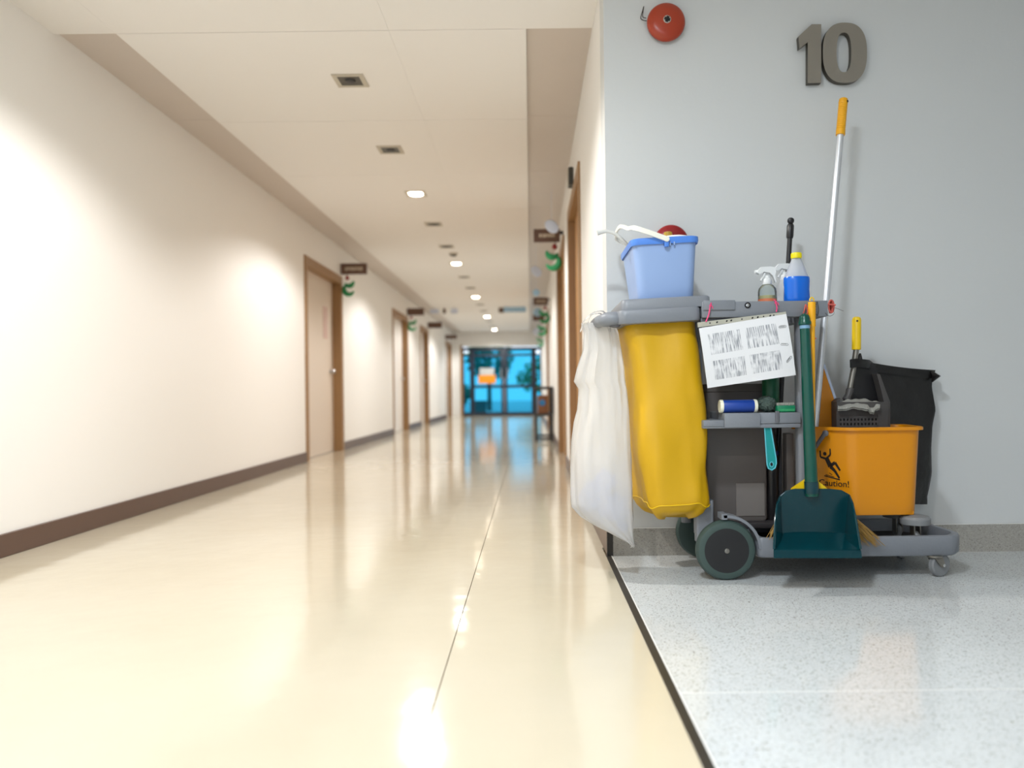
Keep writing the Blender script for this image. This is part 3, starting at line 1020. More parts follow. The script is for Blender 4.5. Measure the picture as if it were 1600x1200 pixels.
caster(1.418, CY0 + 0.02, R(20))
caster(1.43, 3.0, R(35))

# uprights
def post(x, y, z0, z1, w=0.044):
    MB().loft([rrect(x, y, w, w, 0.014, z) for z in (z0, z1)]).build('post', 'cart_grey', cart)


PX = 0.966
post(PX, 2.735, 0.10, 0.93)
post(PX, 3.03, 0.10, 0.93, 0.04)
MB().loft([rrect(0.624, 2.79, 0.062, 0.05, 0.008, z) for z in (0.12, 0.27)]).build('post_socket', 'cart_grey', cart)
post(0.608, 2.80, 0.148, 0.93, 0.036)
post(0.608, 3.03, 0.148, 0.93, 0.036)
MB().tube([(PX + 0.024, 2.70, 0.578 + 0.011 * math.cos(a), ) if False else (PX + 0.012 + 0.010 * math.sin(a), 2.706, 0.575 + 0.010 * math.cos(a)) for a in [2 * PI * k / 14 for k in range(14)]], 0.0022, 6, closed=True).build('hook_ring', 'black_plastic', cart)
MB().lathe([(0.011, 0), (0.011, -0.006), (0.007, -0.01)], (PX + 0.012, 2.713, 0.493), (0, 1, 0), 14).build('post_bolt', 'galv', cart)

# top frame
RZ0, RZ1 = 0.920, 0.976
rail = MB().box(0.60, 1.040, 2.675, 2.712, RZ0, RZ1, 0.004).build('top_rail', 'cart_grey', cart)
MB().lathe([(0.0105, 0), (0.0105, 0.003), (0.008, 0.003), (0.007, 0.001), (0.003, 0.001)], at(1168, 477, 2.675), (0, -1, 0), 18).build('screw_cap', 'black_plastic', rail)
MB().lathe([(0.006, 0), (0.006, 0.0035), (0.002, 0.0045)], at(1168, 477, 2.675), (0, -1, 0), 12).build('screw', 'chrome', rail)
MB().box(0.60, 1.040, 3.03, 3.06, RZ0, RZ1, 0.004).build('top_rail', 'cart_grey', cart)
MB().box(1.012, 1.040, 2.712, 3.03, RZ0, RZ1, 0.004).build('end_rail', 'cart_grey', cart)
MB().box(0.645, 0.685, 2.712, 3.03, RZ0 + 0.005, RZ1, 0.003).build('end_rail', 'cart_grey', cart)
MB().box(0.685, 0.998, 2.712, 2.925, 0.955, 0.972).build('top_tray', 'cart_grey', cart)
MB().box(0.60, 0.86, 2.69, 2.71, 0.896, 0.921, 0.002).build('lower_rail', 'cart_grey_dark', cart)
MB().box(0.605, 0.715, 2.669, 2.676, 0.946, 0.980, 0.002).build('latch_plate', 'cart_grey', cart)

# lid platform at the left end, sagging a little to the left
tilt = Matrix.Translation((0.63, 2.88, 0.96)) @ Matrix.Rotation(R(-2.3), 4, 'Y') @ Matrix.Translation((-0.63, -2.88, -0.96))


def tilted(rings):
    return [[tilt @ p for p in r] for r in rings]


LXc, LW = 0.452, 0.29
lid = MB().loft(tilted([rrect(LXc, 2.875, LW - 0.006, 0.404, 0.025, 0.914), rrect(LXc, 2.875, LW, 0.41, 0.028, 0.918), rrect(LXc, 2.875, LW, 0.41, 0.028, 0.957), rrect(LXc, 2.875, LW - 0.010, 0.402, 0.025, 0.962)])).build('lid', 'cart_grey', cart, angle=50)
MB().loft(tilted([rrect(0.478, 2.875, 0.315, 0.39, 0.022, 0.9622), rrect(0.478, 2.875, 0.313, 0.388, 0.022, 0.995), rrect(0.478, 2.875, 0.303, 0.378, 0.02, 1.0)])).build('lid_step', 'cart_grey', lid, angle=50)
# push handle: a bow at the left end
hz = 0.922
hp = spline([(0.335, 2.715, hz + 0.004), (0.285, 2.715, hz), (0.258, 2.74, hz - 0.002), (0.25, 2.80, hz - 0.002), (0.25, 2.95, hz - 0.002), (0.262, 3.02, hz), (0.335, 3.04, hz + 0.004)], 6)
MB().tube(hp, [0.022 + 0.005 * math.sin(PI * min(1, i / 12)) for i in range(len(hp))], 14).build('push_handle', 'cart_grey', cart)
MB().prism([at(x, y, 2.70) for x, y in ((952, 510), (975, 498), (968, 511), (963, 512))], (0, 0.02, 0)).build('handle_bracket', 'wringer', cart, smooth=False)

# middle shelf
shelf = MB().box(0.603, 0.945, 2.690, 2.93, 0.533, 0.547, 0.003).build('shelf', 'cart_grey', cart)
MB().box(0.603, 0.676, 2.686, 2.93, 0.540, 0.562, 0.003).build('shelf_lip', 'cart_grey', shelf)
MB().box(0.676, 0.802, 2.682, 2.93, 0.536, 0.5865, 0.003).build('shelf_lip', 'cart_grey', shelf)
MB().box(0.802, 0.945, 2.690, 2.93, 0.548, 0.5865, 0.003).build('shelf_lip', 'cart_grey', shelf)
MB().loft([rrect(0.862, 2.687, 0.014, 0.008, 0.003, z) for z in (0.553, 0.592)]).build('shelf_clip', 'cart_grey_dark', shelf)

# ================================================================== YELLOW SACK
def sack_point(ang, t, tab, seed, amp, e=4.0):
    x0, x1, y0, y1 = lerp_tab(tab, t)
    ca, sa = math.cos(ang), math.sin(ang)
    ux = math.copysign(abs(ca) ** (2 / e), ca)
    uy = math.copysign(abs(sa) ** (2 / e), sa)
    p = Vector(((x0 + x1) / 2 + ux * (x1 - x0) / 2, (y0 + y1) / 2 + uy * (y1 - y0) / 2, 0))
    nn = Vector((ux, uy, 0))
    d = noise.noise(Vector((p.x * 9 + seed, p.y * 9, t * 2.2))) * amp + noise.noise(Vector((p.x * 22, p.y * 22 + seed, t * 6))) * amp * 0.4
    return p + nn * d


tab = [(0.0, 0.340, 0.603, 2.712, 3.02), (0.06, 0.333, 0.604, 2.706, 3.02), (0.14, 0.350, 0.610, 2.704, 3.02), (0.28, 0.360, 0.618, 2.702, 3.02), (0.55, 0.376, 0.632, 2.698, 3.03),
       (0.90, 0.394, 0.643, 2.696, 3.03), (0.93, 0.396, 0.643, 2.697, 3.03), (0.965, 0.412, 0.628, 2.712, 3.01), (0.99, 0.435, 0.60, 2.74, 2.98), (1.0, 0.47, 0.565, 2.79, 2.93)]
ZT, ZB = 0.922, 0.212
rings = []
ts = [i / 40 * 0.93 for i in range(41)] + [0.945, 0.955, 0.965, 0.975, 0.985, 0.993, 1.0]
for t_ in ts:
    z = ZT + (ZB - ZT) * t_
    ring = []
    for k in range(72):
        a = 2 * PI * k / 72
        amp = 0.006 + 0.015 * min(1, t_ * 1.3)
        if t_ > 0.9:
            amp *= 1.15
        p = sack_point(a, t_, tab, 3.1, amp)
        # V-shaped drape from the two top corners
        if p.y < 2.75:
            u = (p.x - 0.35) / 0.25
            v = max(0.0, 0.42 - t_) / 0.42
            p.y += 0.032 * v * max(0.0, 1 - abs(u - 0.5) * 2 - (0.2 - t_) * 0.6)
        zz = z + (0.014 * math.sin(4 * a + 1) + 0.006 * math.sin(9 * a)) * max(0, (t_ - 0.85) / 0.15) * (1 if t_ < 0.94 else 0.7)
        zz += -0.04 * (0.477 - p.x) * (1 - t_) * 1.0 if t_ < 0.2 else 0
        ring.append(Vector((p.x, p.y, zz)))
    rings.append(ring)
ys_ = thing('yellow_sack', 'tall yellow vinyl waste sack hanging under the cart lid', 'waste sack', (0.49, 2.86, 0.2))
MB().loft(rings, cap0=False).build('sack_body', 'yellow_vinyl', ys_, angle=60)
# hem seam round the bottom and hooks at the top
MB().tube([rings[40][k] + Vector((0, -0.001, 0.0)) for k in range(72)], 0.0018, 5, closed=True).build('bottom_seam', 'yellow', ys_)
MB().lathe([(0.007, 0), (0.007, 0.006), (0.003, 0.009)], at(1034, 499, 2.672) + Vector((0, 0.03, 0)), (0, -1, 0), 10).build('hook', 'black_plastic', ys_)

# ================================================================== WHITE CARRIER BAG
wb = thing('carrier_bag', 'thin white plastic bag hanging from the cart handle', 'plastic bag', (0.25, 2.85, 0.14))
# photo silhouette of the bag at its middle distance, left / right edge by height
prof = [(505, 908, 960), (520, 912, 966), (547, 911, 971), (575, 902, 975), (596, 897, 977), (608, 904, 979), (640, 902, 981), (660, 897, 982), (690, 893, 984), (730, 891, 985), (770, 891, 987), (790, 892, 988),
        (805, 905, 989), (820, 930, 988), (832, 955, 987), (842, 976, 987), (848, 983, 988)]
rings = []
NB = 64
for i, (py, l, r_) in enumerate([p for a, b_ in zip(prof, prof[1:]) for p in [tuple(a[k] + (b_[k] - a[k]) * j / 3 for k in range(3)) for j in range(3)]] + [prof[-1]]):
    Y = 2.81
    a_, b_ = at(l, py, Y), at(r_, py, Y)
    tt = (py - 505) / 343
    th = 0.055 + 0.16 * min(1, tt * 1.6) - 0.2 * max(0, tt - 0.84)
    th = max(0.02, th)
    cx, w = (a_.x + b_.x) / 2, (b_.x - a_.x) / 2
    ring = []
    for k in range(NB):
        g = 2 * PI * k / NB
        ux = math.copysign(abs(math.cos(g)) ** 0.8, math.cos(g)); uy = math.copysign(abs(math.sin(g)) ** 0.8, math.sin(g))
        d = 0.010 * noise.noise(Vector((ux * 2.4, uy * 2.4 + 7, tt * 5))) + 0.006 * noise.noise(Vector((ux * 7, uy * 7 + 3, tt * 3)))
        d += 0.0025 * math.sin(13 * g + 2 * tt) * max(0, 1 - tt * 2.2)
        z = a_.z + (b_.z - a_.z) * (ux + 1) / 2
        ring.append(Vector((cx + ux * (w + d * 0.3), Y + 0.0 + uy * (th * 0.5 + d * 1.6), z)))
    rings.append(ring)
MB().loft(rings, cap0=False).build('bag_body', 'carrier_film', wb, angle=70)
kn = at(987, 846, 2.81)
MB().tube([kn, kn + Vector((0.006, -0.002, -0.014)), kn + Vector((-0.004, 0, -0.022))], [0.008, 0.004, 0.002], 7).build('bag_tip', 'carrier_film', wb)
# two handle loops round the bow of the cart
for y, dx in ((2.775, -0.008), (2.86, 0.012)):
    p = [(0.19 + dx, y, 0.885), (0.205 + dx, y, 0.925), (0.232, y, 0.955), (0.265, y, 0.957), (0.288, y, 0.93), (0.29, y, 0.885)]
    b = MB()
    q = spline(p, 6)
    b.loft([[v + Vector((0, -0.016 + 0.006 * math.sin(i), 0)), v + Vector((0, 0.016, 0.002)), v + Vector((0.001, 0.015, -0.002)), v + Vector((0.001, -0.016, -0.003))] for i, v in enumerate(q)])
    b.build('bag_handle', 'carrier_film', wb, angle=70)
# crumpled wrapping lying in the bag
rub = MB()
for (px, py, r, s) in ((930, 775, 0.062, 1), (960, 795, 0.058, 5), (945, 752, 0.045, 9), (972, 822, 0.026, 13)):
    c = at(px, py, 2.81)
    for i in range(0, 11):
        pass
    bmx = bmesh.new()
    bmesh.ops.create_icosphere(bmx, subdivisions=3, radius=r, matrix=Matrix.Translation(c))
    for v in bmx.verts:
        n_ = (v.co - c).normalized()
        v.co = c + n_ * r * (0.86 + 0.45 * noise.noise(n_ * 2.6 + Vector((s, 0, 0))) + 0.2 * noise.noise(n_ * 6 + Vector((0, s, 0))))
    rub.merge(bmx)
tag(rub.build('crumpled_wrapping', 'rubbish', smooth=False), 'pale blue crumpled wrapping lying at the bottom of the white bag', 'rubbish')

# ================================================================== BLUE BUCKET ON THE LID
BZ0, BZ1 = 1.004, 1.212
bk = thing('blue_bucket', 'light blue square bucket with cream handle standing on cart lid', 'bucket', (0.49, 2.885, BZ0))
bx0, by0 = 0.492, 2.875


def bring(z, t_, grow=0.0):
    w = 0.196 + 0.030 * t_ + grow
    d = 0.27 + 0.055 * t_ + grow
    return [tilt @ p if z < BZ0 + 0.01 else (tilt @ p).lerp(p, 0.0) for p in rrect(bx0, by0, w, d, 0.035, z)]


TH = 0.005
rr = [bring(BZ0 - 0.002, 0), bring(BZ0 + 0.004, 0.02, 0.004)]
for i in range(1, 7):
    rr.append(bring(BZ0 + (BZ1 - BZ0) * i / 6, i / 6, 0.004))
rr += [bring(BZ1, 1, -TH), bring(BZ0 + 0.02, 0.1, -TH * 1.5)]
body = MB().loft(rr).build('bucket_body', 'bucket_blue', bk, angle=50)
MB().loft([bring(BZ1 - 0.018, 1, 0.005), bring(BZ1 - 0.020, 1, 0.013), bring(BZ1 - 0.012, 1, 0.018), bring(BZ1 + 0.002, 1, 0.017), bring(BZ1 + 0.004, 1, 0.008), bring(BZ1 - 0.002, 1, -TH)], wrap=True).build('rim', 'rim_blue', bk, angle=50)
pv = at(1042, 373, 2.69)
MB().box(pv.x - 0.007, pv.x + 0.008, 2.695, 2.712, pv.z - 0.026, pv.z + 0.004, 0.002).build('pivot_lug', 'rim_blue', bk)
MB().box(pv.x + 0.012, pv.x + 0.016, 2.702, 2.712, pv.z - 0.022, pv.z - 0.008, 0.001).build('volume_mark', 'bucket_blue', bk)
MB().box(pv.x + 0.026, pv.x + 0.031, 2.702, 2.712, pv.z - 0.020, pv.z - 0.008, 0.001).build('volume_mark', 'bucket_blue', bk)
# bail: flat strap from pivot to pivot lying over to the left
bp = spline([Vector((pv.x, 2.693, pv.z)), at(1010, 362, 2.69), at(990, 356, 2.70), at(982, 357, 2.73), Vector((0.335, 2.80, 1.268)), Vector((0.335, 2.95, 1.268)), Vector((0.36, 3.03, 1.262)), Vector((pv.x, 3.05, 1.215))], 7)
b = MB()
ringsb = []
for i, v in enumerate(bp):
    u = i / (len(bp) - 1)
    h = 0.0085 if u < 0.3 or u > 0.75 else 0.0065
    tn = (bp[min(i + 1, len(bp) - 1)] - bp[max(i - 1, 0)]).normalized()
    sd = tn.cross(Vector((0, 0, 1))).normalized()
    upv = sd.cross(tn)
    ringsb.append([v + sd * 0.004 + upv * h, v - sd * 0.004 + upv * h, v - sd * 0.004 - upv * h, v + sd * 0.004 - upv * h])
b.loft(ringsb)
b.lathe([(0.010, 0), (0.010, 0.006), (0.004, 0.008)], Vector((pv.x, 2.697, pv.z)), (0, -1, 0), 14)
b.build('bail_handle', 'bail_white', bk, angle=40)
# things in the bucket
t = thing('ladle', 'pale grey plastic ladle sticking out left of blue bucket', 'ladle', at(985, 395, 2.9))
lp = spline([at(933, 364, 2.84), at(946, 361.5, 2.84), at(960, 365, 2.84), at(974, 376, 2.84), at(985, 389, 2.85), Vector((0.44, 2.86, 1.12))], 6)
MB().tube(lp, [0.006 + 0.004 * max(0, 1 - i / 8) for i in range(len(lp))], 8).build('ladle_handle', 'spoon_grey', t)
MB().lathe([(0.004, -0.03), (0.03, -0.022), (0.04, 0.0), (0.037, 0.0), (0.027, -0.018), (0.003, -0.026)], (0.46, 2.87, 1.11), seg=18).build('ladle_bowl', 'spoon_grey', t)
b = MB()
N = 14
grid = []
for i in range(N):
    row = []
    for j in range(N):
        u, v = i / (N - 1), j / (N - 1)
        e = min(u, 1 - u, v, 1 - v)
        row.append(Vector((0.405 + 0.076 * u, 2.74 + 0.16 * v, 1.185 + 0.032 * math.sin(PI * u) + 0.012 * noise.noise(Vector((u * 4, v * 4, 1))))))
    grid.append(row)
b.loft(grid, closed=False)
b.loft([[p - Vector((0, 0, 0.012)) for p in r_] for r_ in grid], closed=False)
tag(b.build('cleaning_cloth', 'cloth_white', angle=80), 'white folded cloth lying in the blue bucket', 'cloth')
t = thing('cleaning_tub', 'white round tub with olive cap inside blue bucket', 'tub', (0.535, 2.80, 1.09))
MB().lathe([(0.046, 1.10), (0.05, 1.11), (0.05, 1.208), (0.052, 1.21), (0.052, 1.222), (0.048, 1.226), (0.012, 1.227)], (0.535, 2.80, 0), seg=28).build('tub_body', 'white_plastic', t)
MB().lathe([(0.0155, 1.227), (0.016, 1.232), (0.0155, 1.244), (0.012, 1.246)], (0.508, 2.80, 0), seg=18).build('tub_cap', 'olive', t)

# ================================================================== BOTTLES ON THE TOP TRAY
TZ = 0.9765


def trigger(head, cx, cy, z, s=1.0):
    """spray trigger pointing left; z = bottom of the neck collar"""
    MB().lathe([(0.0155, 0), (0.0165, 0.002), (0.0155, 0.018), (0.010, 0.024), (0.009, 0.032)], (cx, cy, z), seg=16).build('collar', 'white_plastic', head)
    pts = [(-0.036, 0.040), (-0.034, 0.050), (-0.022, 0.062), (0.010, 0.063), (0.026, 0.060), (0.030, 0.048), (0.026, 0.030), (0.030, 0.008), (0.027, 0.006), (0.018, 0.030), (0.008, 0.040), (-0.012, 0.044), (-0.030, 0.036)]
    MB().prism([(cx + x * s, cy - 0.010, z + zz * s) for x, zz in pts], (0, 0.020, 0)).build('spray_head', 'white_plastic', head, smooth=False)
    MB().prism([(cx + x * s, cy - 0.005, z + zz * s) for x, zz in ((-0.012, 0.042), (-0.006, 0.042), (-0.012, 0.028), (-0.022, 0.012), (-0.025, 0.014), (-0.018, 0.028))], (0, 0.010, 0)).build('trigger_lever', 'white_plastic', head, smooth=False)
    MB().cyl((cx - 0.034 * s, cy, z + 0.046 * s), (cx - 0.044 * s, cy, z + 0.0445 * s), 0.007, 0.006, 10).build('nozzle', 'white_plastic', head)


c = at(1199, 470, 2.80)
t = thing('spray_bottle', 'clear spray bottle with white trigger and orange label band', 'spray bottle', (c.x, 2.80, TZ))
MB().lathe([(0.028, 0), (0.033, 0.003), (0.033, 0.045), (0.031, 0.058), (0.022, 0.070), (0.012, 0.076), (0.0115, 0.088)], (c.x, 2.80, TZ), seg=28).build('bottle_body', 'clear_plastic', t)
MB().lathe([(0.0335, 0.004), (0.0335, 0.020)], (c.x, 2.80, TZ), seg=28, cap0=False, cap1=False).build('label_band', 'label_orange', t)
MB().lathe([(0.027, 0.004), (0.030, 0.006), (0.030, 0.032)], (c.x, 2.80, TZ), seg=20).build('contents', 'label_gold', t)
trigger(t, c.x, 2.80, TZ + 0.074, 1.02)
c = at(1226, 470, 2.875)
t = thing('spray_bottle', 'white spray bottle half hidden behind the blue liquid bottle', 'spray bottle', (c.x, 2.875, TZ))
MB().lathe([(0.028, 0), (0.031, 0.003), (0.031, 0.06), (0.028, 0.08), (0.016, 0.10), (0.012, 0.105), (0.0115, 0.112)], (c.x, 2.875, TZ), seg=26).build('bottle_body', 'milky_plastic', t)
trigger(t, c.x, 2.875, TZ + 0.098, 1.0)
c = at(1245, 470, 2.78)
t = thing('liquid_bottle', 'bottle of bright blue liquid with yellow cap on the cart top', 'bottle', (c.x, 2.78, TZ))
bo = [(0.042, 0.0), (0.045, 0.004), (0.046, 0.02), (0.0445, 0.05), (0.046, 0.08), (0.0455, 0.092), (0.040, 0.103), (0.032, 0.125), (0.022, 0.150), (0.0155, 0.163), (0.0155, 0.168)]
MB().lathe(bo, (c.x, 2.78, TZ), seg=32, sy=0.72).build('bottle_body', 'milky_plastic', t)
MB().lathe([(r_ + 0.0006, h) for r_, h in bo if h < 0.095] + [(0.0445, 0.096), (0.002, 0.0962)], (c.x, 2.78, TZ), seg=32, sy=0.73).build('liquid', 'blue_liquid', t)
cp = MB().lathe([(0.018, 0.164), (0.0185, 0.166), (0.0185, 0.181), (0.017, 0.184), (0.004, 0.1845)], (c.x, 2.78, TZ), seg=24)
for k in range(24):
    a = 2 * PI * k / 24
    cp.box(-0.0012, 0.0012, 0.018, 0.0192, 0.167, 0.180, m=Matrix.Translation((c.x, 2.78, TZ)) @ Matrix.Rotation(a, 4, 'Z'))
cp.build('bottle_cap', 'cap_yellow', t)

# ================================================================== POLES
def pole_pts(a, b_, n):
    return [a.lerp(b_, i / n) for i in range(n + 1)]


# dark pole with black grip standing behind the bottles
a, b_ = at(1235.5, 345, 2.975), at(1219, 640, 2.975)
bot = a + (b_ - a) * ((a.z - 0.176) / (a.z - b_.z))
t = thing('dark_pole', 'dark brown pole with round black tip standing behind bottles', 'pole', bot)
MB().cyl(a + (bot - a) * 0.05, bot, 0.0095, seg=12).build('pole_shaft', 'black_plastic', t)
d = (bot - a).normalized()
MB().tube([a + d * x for x in (0.012, 0.02, 0.06, 0.068, 0.07)], [0.010, 0.0135, 0.0135, 0.012, 0.009], 14).build('grip', 'black_plastic', t)
MB().lathe([(0.002, 0.012), (0.010, 0.010), (0.0135, 0.0), (0.010, -0.010), (0.004, -0.013)], a, (0, 1, 0), 16).build('pole_tip', 'black_plastic', t)

# mop standing in the orange bucket, yellow grip on top
top, low = at(1318, 153, 2.95), at(1288, 500, 2.897)
d = (low - top).normalized()
t = thing('mop', 'tall silver mop pole with yellow ribbed grip standing in bucket', 'mop', top + d * 1.5)
L = (top.z - 0.27) / -d.z
MB().cyl(top + d * 0.11, top + d * L, 0.0125, seg=16).build('pole_shaft', 'alu', t)
gp, gr = [], []
for i in range(40):
    s = 0.002 + 0.145 * i / 39
    gp.append(top + d * s)
    gr.append((0.0172 if i % 2 else 0.0160) if 4 < i < 34 else (0.011 if i == 0 else 0.0158 if i < 4 else 0.0172))
MB().tube(gp, gr, 18).build('grip', 'yellow_amber', t)
MB().lathe([(0.0045, 0), (0.0045, 0.002)], top + d * 0.018 + Vector((0.011, -0.0125, 0)), (0.5, -0.8, 0), 10).build('grip_hole', 'black_plastic', t)
e_ = top + d * L
mh = MB()
mh.box(e_.x - 0.01, e_.x + 0.08, e_.y - 0.02, e_.y + 0.03, 0.262, 0.285, 0.004)
mh.build('mop_socket', 'white_plastic', t)
mh = MB()
rnd = random.Random(4)
for k in range(26):
    x = e_.x - 0.005 + 0.08 * k / 25
    mh.tube(spline([(x, e_.y + 0.005, 0.264), (x + rnd.uniform(-0.02, 0.03), e_.y + rnd.uniform(-0.03, 0.05), 0.245), (x + rnd.uniform(-0.01, 0.06), e_.y + rnd.uniform(-0.04, 0.08), 0.233)], 4), 0.004, 5)
mh.build('mop_strands', 'cloth_grey', t)['kind'] = 'stuff'

# ================================================================== ORANGE MOP BUCKET
mb_ = thing('mop_bucket', 'orange wheeled mop bucket with a slipping figure and Caution on it', 'mop bucket', (1.24, 2.88, 0.103))
OZ0, OZ1 = 0.214, 0.517
base = [(1.142, 2.735, 0.03), (1.394, 2.735, 0.05), (1.425, 2.945, 0.05), (1.0, 2.945, 0.05), (1.0, 2.87, 0.03)]
oc = Vector((1.23, 2.85))


def oring(z, s, g=0.0):
    pts = []
    for p in base:
        v = Vector(p[:2]) - oc
        v = v * s
        v += Vector((g if v.x > 0 else -g, g if v.y > 0 else -g))
        pts.append((oc.x + v.x, oc.y + v.y, p[2]))
    return round_poly(pts, 0.03, z, 5)


rr = [oring(OZ0, 0.90), oring(OZ0 + 0.006, 0.915)]
for i in range(1, 9):
    u = i / 8
    rr.append(oring(OZ0 + 0.006 + (OZ1 - OZ0 - 0.006) * u, 0.915 + 0.085 * u ** 1.0))
rr += [oring(OZ1, 1, 0.004), oring(OZ1, 1, 0.011), oring(OZ1 + 0.010, 1, 0.011), oring(OZ1 + 0.012, 1, 0.007), oring(OZ1 + 0.010, 1, -0.003), oring(OZ1 - 0.03, 0.985, -0.004), oring(OZ0 + 0.02, 0.905, -0.004)]
body = MB().loft(rr).build('bucket_body', 'mop_orange', mb_, angle=50)
# moulded rib on the big face and lower foot ledge
MB().box(1.17, 1.37, 2.752, 2.77, OZ0 - 0.002, OZ0 + 0.012, 0.003).build('foot_ledge', 'mop_orange', body)
# carrying handle stub
h0, h1 = at(1289, 677, 2.775), at(1262, 716, 2.83)
MB().tube([h0, h0.lerp(h1, 0.5), h1], 0.0075, 10).build('bail_handle', 'cart_grey_dark', mb_)
MB().lathe([(0.011, 0), (0.011, 0.006), (0.004, 0.008)], h0 + Vector((0.003, 0.0, 0)), (-0.69, -0.72, 0), 12).build('handle_pivot', 'cart_grey_dark', mb_)
# pictogram and word on the chamfered face
q0, q1 = Vector((1.0, 2.87)), Vector((1.142, 2.735))


def chamfer(u, z):
    """point on the chamfered face: u 0..1 along it, at height z"""
    s = 0.915 + 0.085 * (z - OZ0 - 0.006) / (OZ1 - OZ0 - 0.006)
    a = oc + (q0 - oc) * s
    c = oc + (q1 - oc) * s
    p = a.lerp(c, u)
    return Vector((p.x, p.y, z))


fn = Vector((-(q1 - q0).y, (q1 - q0).x, 0)).normalized()
if fn.y > 0:
    fn = -fn
# the photo's outline of the figure on a 100 x 100 square, x right, y down
def fig(x, y):
    u = 0.34 + x * 0.0046
    z = 0.452 - y * 0.00108
    return chamfer(u, z) + fn * 0.0016


def limb(b, pts, w):
    for (x0, y0), (x1, y1), wa, wb_ in zip(pts, pts[1:], w, w[1:]):
        dx, dy = x1 - x0, y1 - y0
        l = math.hypot(dx, dy)
        nx, ny = -dy / l, dx / l
        b.prism([fig(x0 + nx * wa, y0 + ny * wa), fig(x1 + nx * wb_, y1 + ny * wb_), fig(x1 - nx * wb_, y1 - ny * wb_), fig(x0 - nx * wa, y0 - ny * wa)], fn * -0.0012)


b = MB()
b.prism([fig(31 + 7 * math.cos(2 * PI * k / 14), 20 + 6 * math.sin(2 * PI * k / 14)) for k in range(14)], fn * -0.0012)
limb(b, [(12, 10), (12, 32), (32, 36)], (2.5, 3, 3.5))
limb(b, [(54, 2), (54, 22), (40, 34)], (2.5, 3, 3.5))
limb(b, [(36, 32), (52, 62)], (8, 9))
limb(b, [(52, 60), (72, 48), (92, 74)], (6, 5, 3.5))
limb(b, [(52, 62), (70, 76), (88, 100)], (7, 5, 3.5))
limb(b, [(24, 95), (90, 105)], (1.5, 2))
limb(b, [(30, 91), (66, 97)], (1, 1))
limb(b, [(46, 84), (58, 90)], (1, 1))
b.build('slipping_figure', 'ink', mb_, smooth=False)
cu = bpy.data.curves.new('word', 'FONT')
cu.body = 'Caution!'
cu.size = 0.032
cu.extrude = 0.0006
tmp = bpy.data.objects.new('word', cu)
COL.objects.link(tmp)
bpy.context.view_layer.update()
me = bpy.data.meshes.new_from_object(tmp.evaluated_get(bpy.context.evaluated_depsgraph_get()))
bpy.data.objects.remove(tmp)
ux = Vector((q1.x - q0.x, q1.y - q0.y, 0)).normalized()
o0 = chamfer(0.33, 0.314) + fn * 0.0022
for v in me.vertices:
    x, y, z = v.co
    v.co = o0 + ux * x + Vector((0, 0, 1)) * y + fn * z - mb_.location
wo = bpy.data.objects.new('caution_word', me)
me.materials.clear()
me.materials.append(MATS['ink'])
COL.objects.link(wo)
wo.parent = mb_
# four casters on round bumper discs
for x, y in ((1.378, 2.765), (1.385, 2.915), (1.05, 2.915), (1.12, 2.80)):
    bd = MB().lathe([(0.030, 0.176), (0.050, 0.178), (0.052, 0.186), (0.052, 0.198), (0.046, 0.206), (0.02, 0.212)], (x, y, 0), seg=28).build('bumper_disc', 'caster_grey', mb_)
    MB().box(x - 0.013, x - 0.009, y - 0.018, y + 0.012, 0.122, 0.178).box(x + 0.009, x + 0.013, y - 0.018, y + 0.012, 0.122, 0.178).build('caster_fork', 'galv', bd, smooth=False)
    MB().lathe([(0.010, -0.008), (0.023, -0.008), (0.0255, -0.004), (0.0255, 0.004), (0.023, 0.008), (0.010, 0.008)], (x, y, 0.1285), (1, 0, 0), 20).build('caster_wheel', 'caster_grey', bd)
# wringer
wr = thing('mop_wringer', 'dark grey mop wringer with yellow-gripped lever set in orange bucket', 'mop wringer', at(1350, 668, 2.9))
WY = 2.86


def plate(pts, Y, th, name, m_, parent):
    return MB().prism([at(x, y, Y) for x, y in pts], (0, th, 0)).build(name, m_, parent, smooth=False)


# basket front with two rows of holes (front skin built from bars around the holes)
b = MB()
P0, P1 = at(1307, 640, WY), at(1388, 690, WY)
zt, zb_ = P0.z, OZ1 - 0.05
xs0, xs1 = at(1311, 660, WY).x, at(1372, 660, WY).x
zr = [at(1340, y, WY).z for y in (648, 654, 657.5, 661, 664.5)]
b.box(P0.x, P1.x, WY, WY + 0.006, zr[0], zt)
b.box(P0.x, xs0, WY, WY + 0.006, zb_, zr[0])
b.box(xs1, P1.x, WY, WY + 0.006, zb_, zr[0])
b.box(xs0, xs1, WY + 0.004, WY + 0.012, zr[1], zr[0])
nh = 11
pw = (xs1 - xs0) / nh
for za, zb2 in ((zr[2], zr[1]), (zr[4], zr[3])):
    for k in range(nh + 1):
        xa = xs0 + k * pw - pw * 0.27
        b.box(max(xs0, xa), min(xs1, xa + pw * 0.54), WY + 0.002, WY + 0.010, za, zb2)
b.box(xs0, xs1, WY + 0.002, WY + 0.010, zr[3], zr[2])
b.box(xs0, xs1, WY + 0.002, WY + 0.010, zb_, zr[4])
b.build('basket_front', 'wringer', wr, smooth=False)
MB().box(P0.x + 0.004, P1.x - 0.004, WY + 0.02, WY + 0.024, zb_, zt - 0.004).build('basket_inside', 'wringer_hole', wr, smooth=False)
plate([(1308, 628), (1388, 628), (1389, 642), (1307, 642)], WY - 0.002, 0.02, 'basket_edge', 'wringer', wr)
plate([(1335, 563), (1366, 568), (1378, 600), (1386, 628), (1327, 628), (1331, 598)], 2.928, 0.010, 'back_plate', 'black_plastic', wr)
plate([(1370, 584), (1375, 585), (1387, 618), (1391, 628), (1391, 690), (1381, 690), (1381, 628), (1376, 606)], 2.872, 0.044, 'side_cheek', 'wringer', wr)
